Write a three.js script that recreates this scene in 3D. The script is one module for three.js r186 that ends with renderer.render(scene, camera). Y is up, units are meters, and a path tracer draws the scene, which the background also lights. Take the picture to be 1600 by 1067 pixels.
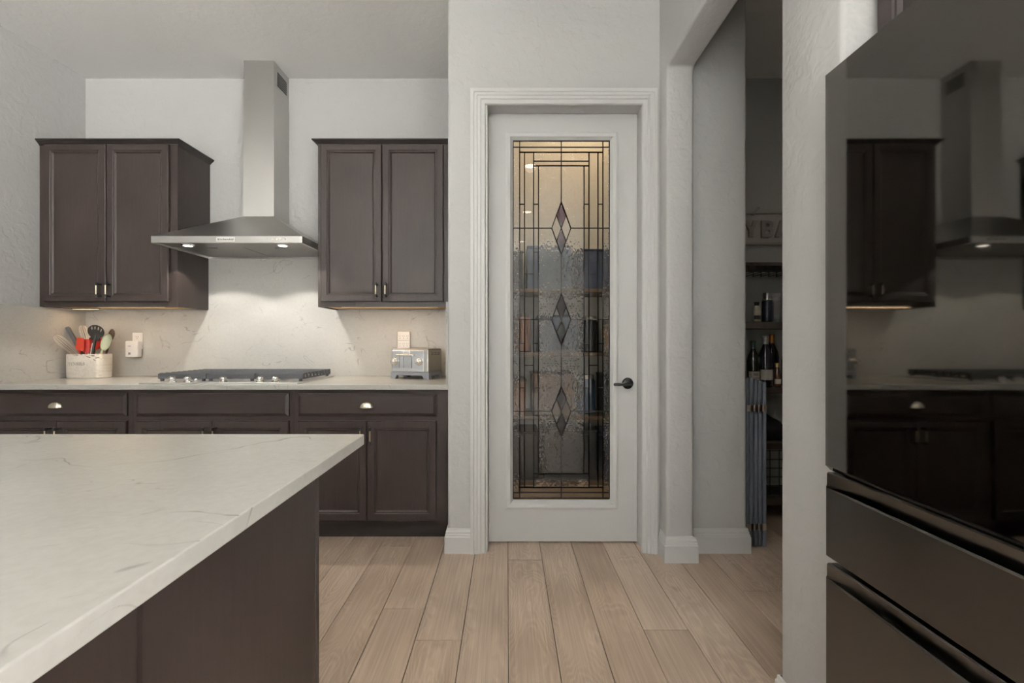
import * as THREE from 'three';
import { RoundedBoxGeometry } from 'three/addons/geometries/RoundedBoxGeometry.js';
import { mergeGeometries, toCreasedNormals } from 'three/addons/utils/BufferGeometryUtils.js';
import { FontLoader } from 'three/addons/loaders/FontLoader.js';
import { TextGeometry } from 'three/addons/geometries/TextGeometry.js';
import { RectAreaLightUniformsLib } from 'three/addons/lights/RectAreaLightUniformsLib.js';

/* ------------------------------------------------------------------ camera, sky, sun, exposure */
RectAreaLightUniformsLib.init();
const scene = new THREE.Scene();
const F = 705;                                                     // focal length in pixels of a 1600x1067 frame
const camera = new THREE.PerspectiveCamera(2 * Math.atan(533.5 / F) * 180 / Math.PI, 1600 / 1067, 0.02, 200);
camera.position.set(0, 1.163, 0);
camera.lookAt(0, 1.163, -1);
camera.setViewOffset(1600, 1067, 7, 0.5, 1600, 1067);
scene.add(camera);
const renderer = new THREE.WebGLRenderer({ antialias: true });
renderer.toneMapping = THREE.LinearToneMapping;
renderer.toneMappingExposure = 1.0;
renderer.shadowMap.enabled = true;
const SKY_POWER = 3, SUN_POWER = 240, CAN_POWER = 1.2, HOOD_POWER = 0.62, UNDER_POWER = 38, PANTRY_POWER = 1.3;
{ // soft bright sky: pale at the horizon, bluer overhead
  const w = 64, h = 32, d = new Float32Array(w * h * 4);
  for (let j = 0; j < h; j++) for (let i = 0; i < w; i++) {
    const e = Math.max(0, (j + 0.5) / h * 2 - 1), k = Math.pow(e, 0.6), o = (j * w + i) * 4;
    d[o] = 0.95 - 0.42 * k; d[o + 1] = 0.97 - 0.27 * k; d[o + 2] = 1.0 - 0.03 * k; d[o + 3] = 1;
  }
  const sky = new THREE.DataTexture(d, w, h, THREE.RGBAFormat, THREE.FloatType);
  sky.mapping = THREE.EquirectangularReflectionMapping; sky.magFilter = THREE.LinearFilter; sky.needsUpdate = true;
  scene.background = sky; scene.backgroundIntensity = SKY_POWER;
}
const sun = new THREE.DirectionalLight(0xfaf9f9, SUN_POWER);        // shines through the rear windows onto the floor behind the camera
sun.position.set(1.5, 8.8, 20); sun.target.position.set(0, 0, 3); sun.castShadow = true;
Object.assign(sun.shadow.camera, { left: -20, right: 20, top: 20, bottom: -20, near: 1, far: 60 });
scene.add(sun, sun.target);

/* ------------------------------------------------------------------ helpers */
let seed = 20240611;
const rnd = () => { seed = (seed * 1664525 + 1013904223) >>> 0; return seed / 4294967296; };
const rr = (a, b) => a + (b - a) * rnd();
const taken = new Map();
function numbered(n) { const k = taken.get(n) || 0; taken.set(n, k + 1); return k ? `${n}_${String(k).padStart(3, '0')}` : n; }
function shade(o) { o.traverse(m => { if (m.isMesh) { m.castShadow = true; m.receiveShadow = true; } }); return o; }
function prep(g) {                                                  // position, normal, uv only; not indexed
  if (g.index) g = g.toNonIndexed();
  for (const k of Object.keys(g.attributes)) if (!['position', 'normal', 'uv'].includes(k)) g.deleteAttribute(k);
  if (!g.attributes.normal) g.computeVertexNormals();
  if (!g.attributes.uv) g.setAttribute('uv', new THREE.BufferAttribute(new Float32Array(g.attributes.position.count * 2), 2));
  g.clearGroups();
  return g;
}
function uvm(g, swap = false, du = 0, dv = 0) {                     // uv in metres, by the face's main direction
  g = prep(g);
  const p = g.attributes.position, uv = g.attributes.uv, a = new THREE.Vector3(), b = new THREE.Vector3(), c = new THREE.Vector3();
  for (let i = 0; i < p.count; i += 3) {
    a.fromBufferAttribute(p, i); b.fromBufferAttribute(p, i + 1); c.fromBufferAttribute(p, i + 2);
    const n = b.clone().sub(a).cross(c.clone().sub(a)), ax = Math.abs(n.x), ay = Math.abs(n.y), az = Math.abs(n.z);
    for (let k = 0; k < 3; k++) {
      const v = [a, b, c][k];
      let u, w;
      if (ay >= ax && ay >= az) { u = v.x; w = v.z; } else if (ax >= az) { u = v.z; w = v.y; } else { u = v.x; w = v.y; }
      uv.setXY(i + k, (swap ? w : u) + du, (swap ? u : w) + dv);
    }
  }
  return g;
}
const mg = list => mergeGeometries(list.flat().map(prep));
// box given in metres: x0..x1, y0..y1, depth Z0 (near) .. Z1 (far); world z is minus the depth
function bx(x0, x1, y0, y1, Z0, Z1, r = 0) {
  const w = x1 - x0, h = y1 - y0, d = Z1 - Z0;
  const g = r ? new RoundedBoxGeometry(w, h, d, 2, Math.min(r, w / 2.01, h / 2.01, d / 2.01)) : new THREE.BoxGeometry(w, h, d);
  return prep(g.translate((x0 + x1) / 2, (y0 + y1) / 2, -(Z0 + Z1) / 2));
}
function thing(name, label, category, pos = [0, 0, 0], group) {
  const o = new THREE.Group(); o.name = numbered(name); o.position.set(...pos); scene.add(o);
  o.userData = { label, category }; if (group) o.userData.group = group;
  return o;
}
// a part; its geometry is given in the scene's coordinates unless own = true
function part(name, g, mat, parent, own = false) {
  let root = parent; while (root.parent && root.parent !== scene) root = root.parent;
  if (!own) g.translate(-root.position.x, -root.position.y, -root.position.z);
  const m = new THREE.Mesh(g, mat); m.name = numbered(name); m.castShadow = m.receiveShadow = true;
  parent.add(m); return m;
}
function solo(name, g, mat, label, category, group) {
  const m = new THREE.Mesh(g, mat); m.name = numbered(name); m.castShadow = m.receiveShadow = true; scene.add(m);
  m.userData = { label, category }; if (group) m.userData.group = group;
  return m;
}
function struct(name, g, mat) {
  const m = new THREE.Mesh(g, mat); m.name = numbered(name); m.castShadow = m.receiveShadow = true; scene.add(m);
  m.userData = { kind: 'structure' }; return m;
}
function structGroup(name) { const o = new THREE.Group(); o.name = numbered(name); o.userData = { kind: 'structure' }; scene.add(o); return o; }
function tris(list) {                                               // flat-shaded geometry from a list of points, three a triangle
  const g = new THREE.BufferGeometry();
  g.setAttribute('position', new THREE.BufferAttribute(new Float32Array(list.flat()), 3));
  g.computeVertexNormals();
  return prep(g);
}
const quad = (a, b, c, d) => [a, b, c, a, c, d];
// rectangular panel facing the room: rings of [inset, out] from the back plane at depth Z outwards, capped in the middle unless open
function ringPanel(x0, x1, y0, y1, Z, prof, open = false) {
  const t = [], ring = ([i, o]) => [[x0 + i, y0 + i, -Z + o], [x1 - i, y0 + i, -Z + o], [x1 - i, y1 - i, -Z + o], [x0 + i, y1 - i, -Z + o]];
  for (let k = 0; k + 1 < prof.length; k++) {
    const A = ring(prof[k]), B = ring(prof[k + 1]);
    for (let s = 0; s < 4; s++) t.push(...quad(A[s], A[(s + 1) % 4], B[(s + 1) % 4], B[s]));
  }
  if (!open) { t.push(...quad(...ring(prof[prof.length - 1]))); t.push(...quad(...ring(prof[0]).reverse())); }
  return tris(t);
}
// moulding: profile of [out, y] swept along a plan path of [x, Z]; out is to the left or right of the walk by side
function moulding(path, prof, side = 1, ends = true) {
  const P = path.map(([x, Z]) => new THREE.Vector2(x, -Z)), n = P.length, off = [];
  for (let i = 0; i < n; i++) {
    const d0 = i ? P[i].clone().sub(P[i - 1]).normalize() : null, d1 = i < n - 1 ? P[i + 1].clone().sub(P[i]).normalize() : null;
    const nn = d => new THREE.Vector2(-d.y, d.x).multiplyScalar(side);
    if (!d0) off.push(nn(d1)); else if (!d1) off.push(nn(d0));
    else { const a = nn(d0), b = nn(d1), m = a.clone().add(b).normalize(); off.push(m.multiplyScalar(1 / Math.max(0.3, m.dot(a)))); }
  }
  const st = P.map((p, i) => prof.map(([o, y]) => [p.x + off[i].x * o, y, p.y + off[i].y * o])), t = [];
  for (let i = 0; i + 1 < n; i++) for (let k = 0; k + 1 < prof.length; k++) {
    const q = [st[i][k], st[i + 1][k], st[i + 1][k + 1], st[i][k + 1]];
    t.push(...quad(...(side > 0 ? q : q.reverse())));
  }
  if (ends) for (const i of [0, n - 1]) { const c = [P[i].x, prof[0][1], P[i].y]; for (let k = 0; k + 1 < prof.length; k++) t.push(c, st[i][k], st[i][k + 1]); }
  return tris(t);
}
// plan outline [x, Z, radius] raised from y0 to y1
function planWall(pts, y0, y1) {
  const s = roundedShape(pts.map(([x, Z, r]) => [x, Z, r || 0]));
  const g = new THREE.ExtrudeGeometry(s, { depth: y1 - y0, bevelEnabled: false, curveSegments: 8 });
  g.rotateX(-Math.PI / 2).translate(0, y0, 0);
  return prep(g);
}
function roundedShape(pts) {
  const s = new THREE.Shape(), n = pts.length;
  for (let i = 0; i < n; i++) {
    const [x, y, r] = pts[i], p = new THREE.Vector2(x, y), a = new THREE.Vector2(...pts[(i + n - 1) % n]), b = new THREE.Vector2(...pts[(i + 1) % n]);
    const q0 = r ? p.clone().add(a.sub(p).normalize().multiplyScalar(r)) : p, q1 = r ? p.clone().add(b.sub(p).normalize().multiplyScalar(r)) : p;
    if (i) s.lineTo(q0.x, q0.y); else s.moveTo(q0.x, q0.y);
    if (r) s.quadraticCurveTo(p.x, p.y, q1.x, q1.y);
  }
  s.closePath(); return s;
}
const lathe = (prof, seg = 32) => prep(new THREE.LatheGeometry(prof.map(([r, y]) => new THREE.Vector2(r, y)), seg));
const cyl = (r0, r1, h, seg = 24) => prep(new THREE.CylinderGeometry(r1, r0, h, seg));
const V = (x, y, z) => new THREE.Vector3(x, y, z);
const tube = (pts, r, seg = 24, rad = 8, closed = false) => prep(new THREE.TubeGeometry(new THREE.CatmullRomCurve3(pts.map(p => V(...p)), closed), seg, r, rad, closed));
function rod(a, b, r, seg = 10) {                                   // straight bar between two points
  const A = V(...a), B = V(...b), d = B.clone().sub(A), g = cyl(r, r, d.length(), seg);
  g.applyQuaternion(new THREE.Quaternion().setFromUnitVectors(V(0, 1, 0), d.normalize())).translate(...A.add(B).multiplyScalar(0.5).toArray());
  return g;
}

function inside(g) { const a = g.index.array, n = g.attributes.normal; for (let i = 0; i < a.length; i += 3) { const t = a[i]; a[i] = a[i + 2]; a[i + 2] = t; } for (let i = 0; i < n.array.length; i++) n.array[i] *= -1; return g; }

/* ------------------------------------------------------------------ textures and materials */
const HT = new Float32Array(65536); for (let i = 0; i < 65536; i++) HT[i] = rnd();
const hsh = (x, y, s) => HT[((x * 374761393 + y * 668265263 + s * 1442695041) >>> 7) & 65535];
function vnoise(x, y, px, py, s) {                                   // value noise, period px by py
  const xi = Math.floor(x), yi = Math.floor(y), fx = x - xi, fy = y - yi, u = fx * fx * (3 - 2 * fx), v = fy * fy * (3 - 2 * fy);
  const m = (a, p) => ((a % p) + p) % p, x0 = m(xi, px), x1 = m(xi + 1, px), y0 = m(yi, py), y1 = m(yi + 1, py);
  const a = hsh(x0, y0, s), b = hsh(x1, y0, s), c = hsh(x0, y1, s), d = hsh(x1, y1, s);
  return a + (b - a) * u + (c - a) * v + (a - b - c + d) * u * v;
}
function fbm(u, v, fx, fy, oct, s) { let t = 0, a = 0.5, n = 0; for (let o = 0; o < oct; o++) { t += a * vnoise(u * fx, v * fy, fx, fy, s + o * 17); n += a; a *= 0.5; fx *= 2; fy *= 2; } return t / n; }
const sst = (a, b, x) => { const t = Math.min(1, Math.max(0, (x - a) / (b - a))); return t * t * (3 - 2 * t); };
function dataTex(w, h, fn, srgb, sizeU, sizeV) {
  const d = new Uint8Array(w * h * 4);
  for (let j = 0; j < h; j++) for (let i = 0; i < w; i++) {
    const c = fn((i + 0.5) / w, (j + 0.5) / h), o = (j * w + i) * 4;
    if (typeof c === 'number') d[o] = d[o + 1] = d[o + 2] = Math.max(0, Math.min(255, c * 255)); else for (let k = 0; k < 3; k++) d[o + k] = Math.max(0, Math.min(255, c[k]));
    d[o + 3] = 255;
  }
  const t = new THREE.DataTexture(d, w, h, THREE.RGBAFormat);
  t.wrapS = t.wrapT = THREE.RepeatWrapping; t.magFilter = THREE.LinearFilter; t.minFilter = THREE.LinearMipmapLinearFilter; t.generateMipmaps = true;
  if (srgb) t.colorSpace = THREE.SRGBColorSpace;
  t.repeat.set(1 / sizeU, 1 / sizeV); t.needsUpdate = true; return t;
}
const trowel = dataTex(768, 768, (u, v) => {                         // skip-trowel plaster: smeared plateaus with soft rims
  const w = fbm(u, v, 9, 9, 2, 3) * 0.06, a = fbm(u + w, v - w, 26, 22, 3, 11), b = fbm(u - w, v + w, 48, 52, 2, 31);
  return 0.55 * sst(0.42, 0.6, a) + 0.25 * sst(0.5, 0.7, b) + 0.2 * fbm(u, v, 90, 90, 2, 51);
}, false, 1.1, 1.1);
const quartz = dataTex(1536, 1536, (u, v) => {                        // pale stone: short broken hairlines, flecks and faint clouds
  const wx = fbm(u, v, 5, 5, 4, 5) - 0.5, wy = fbm(u, v, 5, 5, 4, 77) - 0.5, wu = u + wx * 0.2 + (fbm(u, v, 40, 40, 2, 91) - 0.5) * 0.009, wv = v + wy * 0.2 + (fbm(u, v, 40, 40, 2, 97) - 0.5) * 0.009;
  const r1 = Math.abs(fbm(wu, wv, 4, 7, 3, 101) - 0.5), r2 = Math.abs(fbm(wu + 0.3, wv, 9, 15, 3, 141) - 0.5), r3 = Math.abs(fbm(wu, wv + 0.4, 16, 30, 3, 161) - 0.5);
  const brk = sst(0.42, 0.62, fbm(u, v, 46, 60, 2, 171)), m1 = sst(0.55, 0.66, fbm(u, v, 5, 6, 3, 181)), m2 = sst(0.5, 0.64, fbm(u, v, 9, 11, 3, 211)), m3 = sst(0.5, 0.7, fbm(u, v, 14, 17, 3, 231));
  const k = Math.min(1, Math.max(0, 1 - r1 / 0.007) * m1 * (0.35 + 0.65 * brk) * 0.8 + Math.max(0, 1 - r2 / 0.008) * m2 * brk * 0.75 + Math.max(0, 1 - r3 / 0.02) * m3 * brk * 0.42);
  const cloud = (fbm(u, v, 7, 7, 4, 251) - 0.5) * 12, grit = (fbm(u, v, 200, 200, 2, 281) - 0.5) * 6;
  return [173 + cloud + grit - 50 * k, 171 + cloud + grit - 50 * k, 165 + cloud + grit - 48 * k];
}, true, 1.9, 1.9);
const oak = dataTex(1024, 2048, (u, v) => {                          // four boards side by side, 1.8 m long each
  const b = Math.floor(u * 4), x = u * 4 - b, s = 400 + b * 37;
  const bend = (fbm(v * 0.999, b * 0.25 + 0.1, 5, 4, 3, s) - 0.5) * 0.5, cx = x - 0.5 + bend, arch = cx * cx * 3.2 + (fbm(x, v, 2, 7, 3, s + 5) - 0.5) * 1.6 + v * 2.0;
  const ring = Math.pow(Math.abs(Math.sin(arch * 17)), 3), fine = fbm(u, v, 420, 14, 2, s + 9), streak = fbm(u, v, 120, 4, 3, s + 3), blot = fbm(x, v, 2, 6, 3, s + 21);
  const kn = Math.max(0, 1 - Math.hypot((x - 0.35 - b * 0.1) * 0.18, (((v + b * 0.23) % 1) - 0.5) * 1.8) / 0.035);
  const m = (fine - 0.5) * 20 + (streak - 0.5) * 26 + (blot - 0.5) * 40 + (ring - 0.4) * 11 * sst(0.4, 0.6, fbm(x, v, 2, 3, 2, s + 41)) - kn * 20;
  return [179 + m, 161 + m * 0.98, 144 + m * 0.94];
}, true, 1, 1);
const stainWood = dataTex(512, 512, (u, v) => {
  const m = (fbm(u, v, 90, 5, 3, 601) - 0.5) * 7 + (fbm(u, v, 4, 3, 3, 641) - 0.5) * 14 + (fbm(u, v, 220, 16, 2, 661) - 0.5) * 4;
  return [46 + m, 37.5 + m * 0.93, 34.5 + m * 0.9];
}, true, 0.7, 0.7);
const hammer = dataTex(512, 512, (u, v) => {
  const w = (fbm(u, v, 8, 8, 2, 701) - 0.5) * 0.05;
  return sst(0.25, 0.75, vnoise((u + w) * 34, (v - w) * 18, 34, 18, 711)) * 0.75 + 0.25 * vnoise((u - w) * 20, v * 11, 20, 11, 731);
}, false, 0.24, 0.24);
const brushed = dataTex(256, 512, (u, v) => 0.35 + 0.5 * fbm(u, v, 3, 256, 2, 801), false, 0.6, 0.25);
const std = (o) => new THREE.MeshStandardMaterial(o), phy = (o) => new THREE.MeshPhysicalMaterial(o);
const lin = (r, g, b) => new THREE.Color().setRGB(r, g, b);
const M = {
  wall: std({ color: lin(0.483, 0.482, 0.467), roughness: 0.75, bumpMap: trowel, bumpScale: 0.0014 }),
  ceiling: std({ color: lin(0.925, 0.925, 0.907), roughness: 0.85, bumpMap: trowel, bumpScale: 0.0009 }),
  trim: std({ color: lin(0.625, 0.625, 0.608), roughness: 0.42 }),
  doorPaint: std({ color: lin(0.597, 0.597, 0.582), roughness: 0.45 }),
  subfloor: std({ color: lin(0.10, 0.085, 0.07), roughness: 0.9 }),
  quartz: phy({ map: quartz, roughness: 0.27, clearcoat: 0.04, clearcoatRoughness: 0.1 }),
  stain: phy({ map: stainWood, roughness: 0.44, specularIntensity: 0.7 }),
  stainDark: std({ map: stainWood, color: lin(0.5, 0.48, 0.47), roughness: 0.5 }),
  maple: std({ color: lin(0.62, 0.40, 0.17), roughness: 0.6 }),
  steel: phy({ color: lin(0.56, 0.55, 0.53), metalness: 1, roughness: 0.30, roughnessMap: null, anisotropy: 0.6, anisotropyRotation: 0, bumpMap: brushed, bumpScale: 0.00002 }),
  steelDark: std({ color: lin(0.32, 0.31, 0.30), metalness: 1, roughness: 0.4 }),
  chrome: std({ color: lin(0.75, 0.74, 0.72), metalness: 1, roughness: 0.12 }),
  nickel: std({ color: lin(0.66, 0.60, 0.50), metalness: 1, roughness: 0.22 }),
  brass: std({ color: lin(0.72, 0.63, 0.47), metalness: 1, roughness: 0.22 }),
  blackMetal: std({ color: lin(0.015, 0.015, 0.015), metalness: 0.3, roughness: 0.4 }),
  iron: std({ color: lin(0.055, 0.057, 0.062), metalness: 0.1, roughness: 0.5 }),
  lead: std({ color: lin(0.025, 0.024, 0.022), metalness: 0.6, roughness: 0.5 }),
  mirrorBlack: std({ color: lin(0.098, 0.092, 0.083), metalness: 1, roughness: 0.035 }),
  satinBlack: std({ color: lin(0.115, 0.108, 0.10), metalness: 1, roughness: 0.30 }),
  satinBlack2: std({ color: lin(0.16, 0.16, 0.16), metalness: 1, roughness: 0.36 }),
  plasticWhite: std({ color: lin(0.78, 0.76, 0.74), roughness: 0.4 }),
  plasticBlack: std({ color: lin(0.02, 0.018, 0.017), roughness: 0.4 }),
  plasticDarkBrown: std({ color: lin(0.10, 0.075, 0.055), roughness: 0.4 }),
  greyPlastic: std({ color: lin(0.22, 0.23, 0.25), roughness: 0.45 }),
  wireSteel: std({ color: lin(0.55, 0.50, 0.44), metalness: 0.8, roughness: 0.3 }),
  red: std({ color: lin(0.40, 0.022, 0.014), roughness: 0.35 }),
  orangeRed: std({ color: lin(0.42, 0.035, 0.015), roughness: 0.35 }),
  paleGreen: std({ color: lin(0.55, 0.57, 0.40), roughness: 0.5 }),
  creamPlastic: std({ color: lin(0.78, 0.72, 0.62), roughness: 0.4 }),
  paneClear: phy({ color: lin(0.90, 0.86, 0.78), transmission: 1, thickness: 0, roughness: 0.0, ior: 1.5 }),
  paneHammer: phy({ color: lin(0.90, 0.86, 0.78), transmission: 1, thickness: 0.004, roughness: 0.0, ior: 1.5, specularIntensity: 0.25, bumpMap: hammer, bumpScale: 0.0013 }),
  panePurple: phy({ color: lin(0.20, 0.055, 0.085), transmission: 1, thickness: 0, roughness: 0.05, ior: 1.5, specularIntensity: 0.5 }),
  windowGlass: phy({ color: lin(0.96, 0.97, 0.97), transmission: 1, thickness: 0, roughness: 0, ior: 1.5 }),
  glow: std({ color: lin(0.9, 0.9, 0.88), emissive: lin(1, 0.93, 0.82), emissiveIntensity: 20 }),
  hoodGlow: std({ color: lin(0.9, 0.9, 0.88), emissive: lin(1, 0.95, 0.88), emissiveIntensity: 9 }),
  warmGlow: std({ color: lin(0.9, 0.85, 0.7), emissive: lin(1, 0.78, 0.5), emissiveIntensity: 1.6 }),
};
function canvasTex(w, h, draw) {
  const c = document.createElement('canvas'); c.width = w; c.height = h; const x = c.getContext('2d'); draw(x, w, h);
  const t = new THREE.CanvasTexture(c); t.colorSpace = THREE.SRGBColorSpace; t.magFilter = THREE.LinearFilter; return t;
}

/* ------------------------------------------------------------------ the room: planks, ceiling, walls */
const XL = -3.03, ZB = 3.24, H = 3.048, XR = 0.838, XR2 = 0.985, ZR = -5.2, XFR = 6.5;
{ // floor of oak planks, each a board of its own
  const floor = structGroup('floor');
  part('subfloor', uvm(bx(XL - 0.15, XFR + 0.15, -0.16, -0.009, ZR - 0.15, ZB + 0.15)), M.subfloor, floor);
  const W = 0.1815, L = 1.8, fixed = { '0': 2.40, '-2': 1.756, '-3': 1.962, '3': 1.818, '6': 2.10, '1': 0.86, '-1': 1.08, '2': 3.06, '4': 1.10, '5': 2.62, '-4': 2.55, '7': 1.40 };
  const tints = [[0.97, 0.95, 0.93], [1.0, 0.985, 0.97], [0.93, 0.905, 0.88], [1.04, 1.035, 1.03], [0.89, 0.86, 0.83]].map(c => std({ map: oak, color: lin(...c), roughness: 0.36, bumpMap: oak, bumpScale: 0.0003 }));
  for (let k = -17; k <= 27; k++) {
    const x0 = Math.max(XL, 0.003 + k * W), x1 = Math.min(XFR, 0.003 + (k + 1) * W), e = fixed[k] ?? rr(0, L);
    if (x1 - x0 < 0.02) continue;
    for (let n = -4; n <= 4; n++) {
      let a = e + (n - 1) * L, b = e + n * L; a = Math.max(a, ZR); b = Math.min(b, ZB); if (b - a < 0.03) continue;
      if (a > 0 && x0 > 3.3) continue;
      const g = ringPanel(x0 + 0.0014, x1 - 0.0014, a + 0.0014, b - 0.0014, 0, [[0, -0.008], [0, -0.0008], [0.001, 0]]).rotateX(-Math.PI / 2);
      const uv = g.attributes.uv, p = g.attributes.position, bi = Math.floor(rnd() * 4), dv = rnd(), fl = rnd() < 0.5;
      for (let i = 0; i < p.count; i++) { let t = (p.getX(i) - 0.003 - k * W) / W; if (fl) t = 1 - t; uv.setXY(i, (bi + 0.02 + 0.96 * t) / 4, -p.getZ(i) / 1.8 + dv); }
      const m = part('plank', g, tints[Math.floor(rnd() * 5)], floor);
    }
  }
}
struct('ceiling', uvm(bx(XL - 0.15, XFR + 0.15, H, H + 0.15, ZR - 0.15, ZB + 0.15)), M.ceiling);
struct('wall_back', uvm(bx(XL - 0.15, 3.35, -0.01, H, ZB, ZB + 0.15)), M.wall);
struct('wall_left', uvm(bx(XL - 0.15, XL, -0.01, H, ZR - 0.15, ZB)), M.wall);
struct('wall_pantry', uvm(mg([
  planWall([[-0.33, 2.485, 0.02], [-0.122, 2.485], [-0.122, 2.63], [-0.19, 2.63], [-0.19, ZB], [-0.33, ZB]], -0.009, H),
  planWall([[0.762, 2.485], [1.318, 2.485, 0.02], [1.318, ZB], [1.17, ZB], [1.17, 2.63], [0.762, 2.63]], -0.009, H),
  bx(-0.122, 0.762, 2.487, H, 2.485, 2.63)])), M.wall);
{ // right wall with the cased opening, its edges rounded
  const s = roundedShape([[1.127, -0.05, 0], [1.39, -0.05, 0], [1.39, 2.607, 0.03], [2.378, 2.607, 0.03], [2.378, -0.05, 0], [2.56, -0.05, 0], [2.56, 3.1, 0], [1.127, 3.1, 0]]);
  const r = 0.02, g = new THREE.ExtrudeGeometry(s, { depth: XR2 - XR - 2 * r, bevelEnabled: true, bevelThickness: r, bevelSize: r, bevelOffset: -r, bevelSegments: 4, curveSegments: 6 });
  g.translate(0, 0, r).applyMatrix4(new THREE.Matrix4().set(0, 0, 1, XR, 0, 1, 0, 0, -1, 0, 0, 0, 0, 0, 0, 1));
  struct('wall_right', uvm(toCreasedNormals(prep(g), 0.6)), M.wall);
}
struct('wall_recess', uvm(mg([bx(XR2 - 0.03, 1.72, -0.009, H, 1.127, 1.389), bx(1.60, 1.72, -0.009, H, 0.0, 1.127), bx(XR, 1.60, -0.009, H, -0.02, 0.155, 0.02), bx(1.60, XFR, -0.009, H, -0.02, 0.1)])), M.wall);
struct('wall_passage', uvm(mg([bx(3.2, 3.35, -0.009, H, 1.27, ZB), bx(1.72, 3.2, -0.009, H, 1.27, 1.389)])), M.wall);

function wallWithHoles(w, h, holes, depth) {                         // in the xy plane, thickness towards -z
  const s = new THREE.Shape([[0, 0], [w, 0], [w, h], [0, h]].map(p => new THREE.Vector2(...p)));
  for (const [a, b, c, d] of holes) s.holes.push(new THREE.Path([[a, c], [a, d], [b, d], [b, c]].map(p => new THREE.Vector2(...p))));
  return new THREE.ExtrudeGeometry(s, { depth, bevelEnabled: false });
}
const rearHoles = [[1.08, 2.68, 0.02, 2.5], [5.48, 9.28, 0.02, 2.5]], sideHoles = [[0.9, 3.9, 0.6, 2.5]];
struct('wall_rear', uvm(wallWithHoles(XFR - XL + 0.3, H, rearHoles, 0.15).translate(XL - 0.15, 0, -ZR)), M.wall);
struct('wall_far_right', uvm(wallWithHoles(-ZR, H, sideHoles, 0.15).rotateY(Math.PI / 2).translate(XFR, 0, -ZR)), M.wall);
function windowUnit(name, w, h, place, nSash) {
  const o = structGroup(name); place(o);
  const f = 0.06, bars = [];
  part('window_frame', mg([bx(0, w, 0, f, -0.1, -0.03), bx(0, w, h - f, h, -0.1, -0.03), bx(0, f, f, h - f, -0.1, -0.03), bx(w - f, w, f, h - f, -0.1, -0.03)]), M.trim, o, true);
  for (let k = 1; k < nSash; k++) part('mullion', bx(w * k / nSash - f / 2, w * k / nSash + f / 2, f, h - f, -0.1, -0.03), M.trim, o, true);
  for (let k = 0; k < nSash; k++) part('window_pane', new THREE.PlaneGeometry(w / nSash - f, h - 2 * f).translate(w * (k + 0.5) / nSash, h / 2, 0.06), M.windowGlass, o, true);
}
windowUnit('window_1', 1.6, 2.48, o => o.position.set(XL - 0.15 + 1.08, 0.02, -ZR), 2);
windowUnit('window_2', 3.8, 2.48, o => o.position.set(XL - 0.15 + 5.48, 0.02, -ZR), 3);
windowUnit('window_3', 3.0, 1.9, o => { o.position.set(XFR, 0.6, -ZR - 0.9); o.rotation.y = Math.PI / 2; }, 2);
struct('ground', uvm(bx(-40, 40, -0.3, -0.17, -45, 20)), std({ color: lin(0.55, 0.53, 0.50), roughness: 0.9 }));

/* ------------------------------------------------------------------ baseboards, casing, the glazed door */
const BB = [[0.016, 0], [0.016, 0.088], [0.013, 0.093], [0.0125, 0.101], [0.0095, 0.105], [0.0095, 0.116], [0.006, 0.122], [0.0045, 0.134], [0, 0.136]];
struct('baseboard_left', moulding([[-0.33, 2.69], [-0.33, 2.485], [-0.203, 2.485]], BB, 1), M.trim);
struct('baseboard_right', moulding([[XR, 2.47], [XR, 2.378], [XR2, 2.378], [XR2, 2.485], [1.318, 2.485], [1.318, 3.235]], BB, 1), M.trim);
struct('baseboard_near', moulding([[XR2 + 0.6, 1.389], [XR2, 1.389], [XR, 1.389], [XR, 1.14]], BB, 1), M.trim);
struct('baseboard_passage', moulding([[1.32, ZB], [3.2, ZB], [3.2, 1.39]], BB, 1), M.trim);
{
  const trim = structGroup('trim_1');
  const prof = [[0, 0], [0, 0.022], [0.018, 0.024], [0.021, 0.019], [0.036, 0.0215], [0.039, 0.0165], [0.055, 0.018], [0.058, 0.012], [0.078, 0.011], [0.081, 0.006], [0.083, 0]], x0 = -0.203, x1 = 0.820, y1 = 2.545, Z = 2.485, t = [];
  const st = ([u, d]) => [[x0 + u, 0, -Z + d], [x0 + u, y1 - u, -Z + d], [x1 - u, y1 - u, -Z + d], [x1 - u, 0, -Z + d]];
  const parts = [[], [], []];
  for (let k = 0; k + 1 < prof.length; k++) { const A = st(prof[k]), B = st(prof[k + 1]); for (let s = 0; s < 3; s++) parts[s].push(...quad(A[s + 1], A[s], B[s], B[s + 1])); }
  parts.forEach(p => part('casing', tris(p), M.trim, trim));
  // jamb lining with a stop
  for (const g of [bx(-0.124, -0.111, 0, 2.487, 2.4855, 2.64), bx(0.750, 0.764, 0, 2.487, 2.4855, 2.64), bx(-0.111, 0.750, 2.476, 2.489, 2.4855, 2.64)]) part('jamb', g, M.trim, trim);
}
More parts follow.
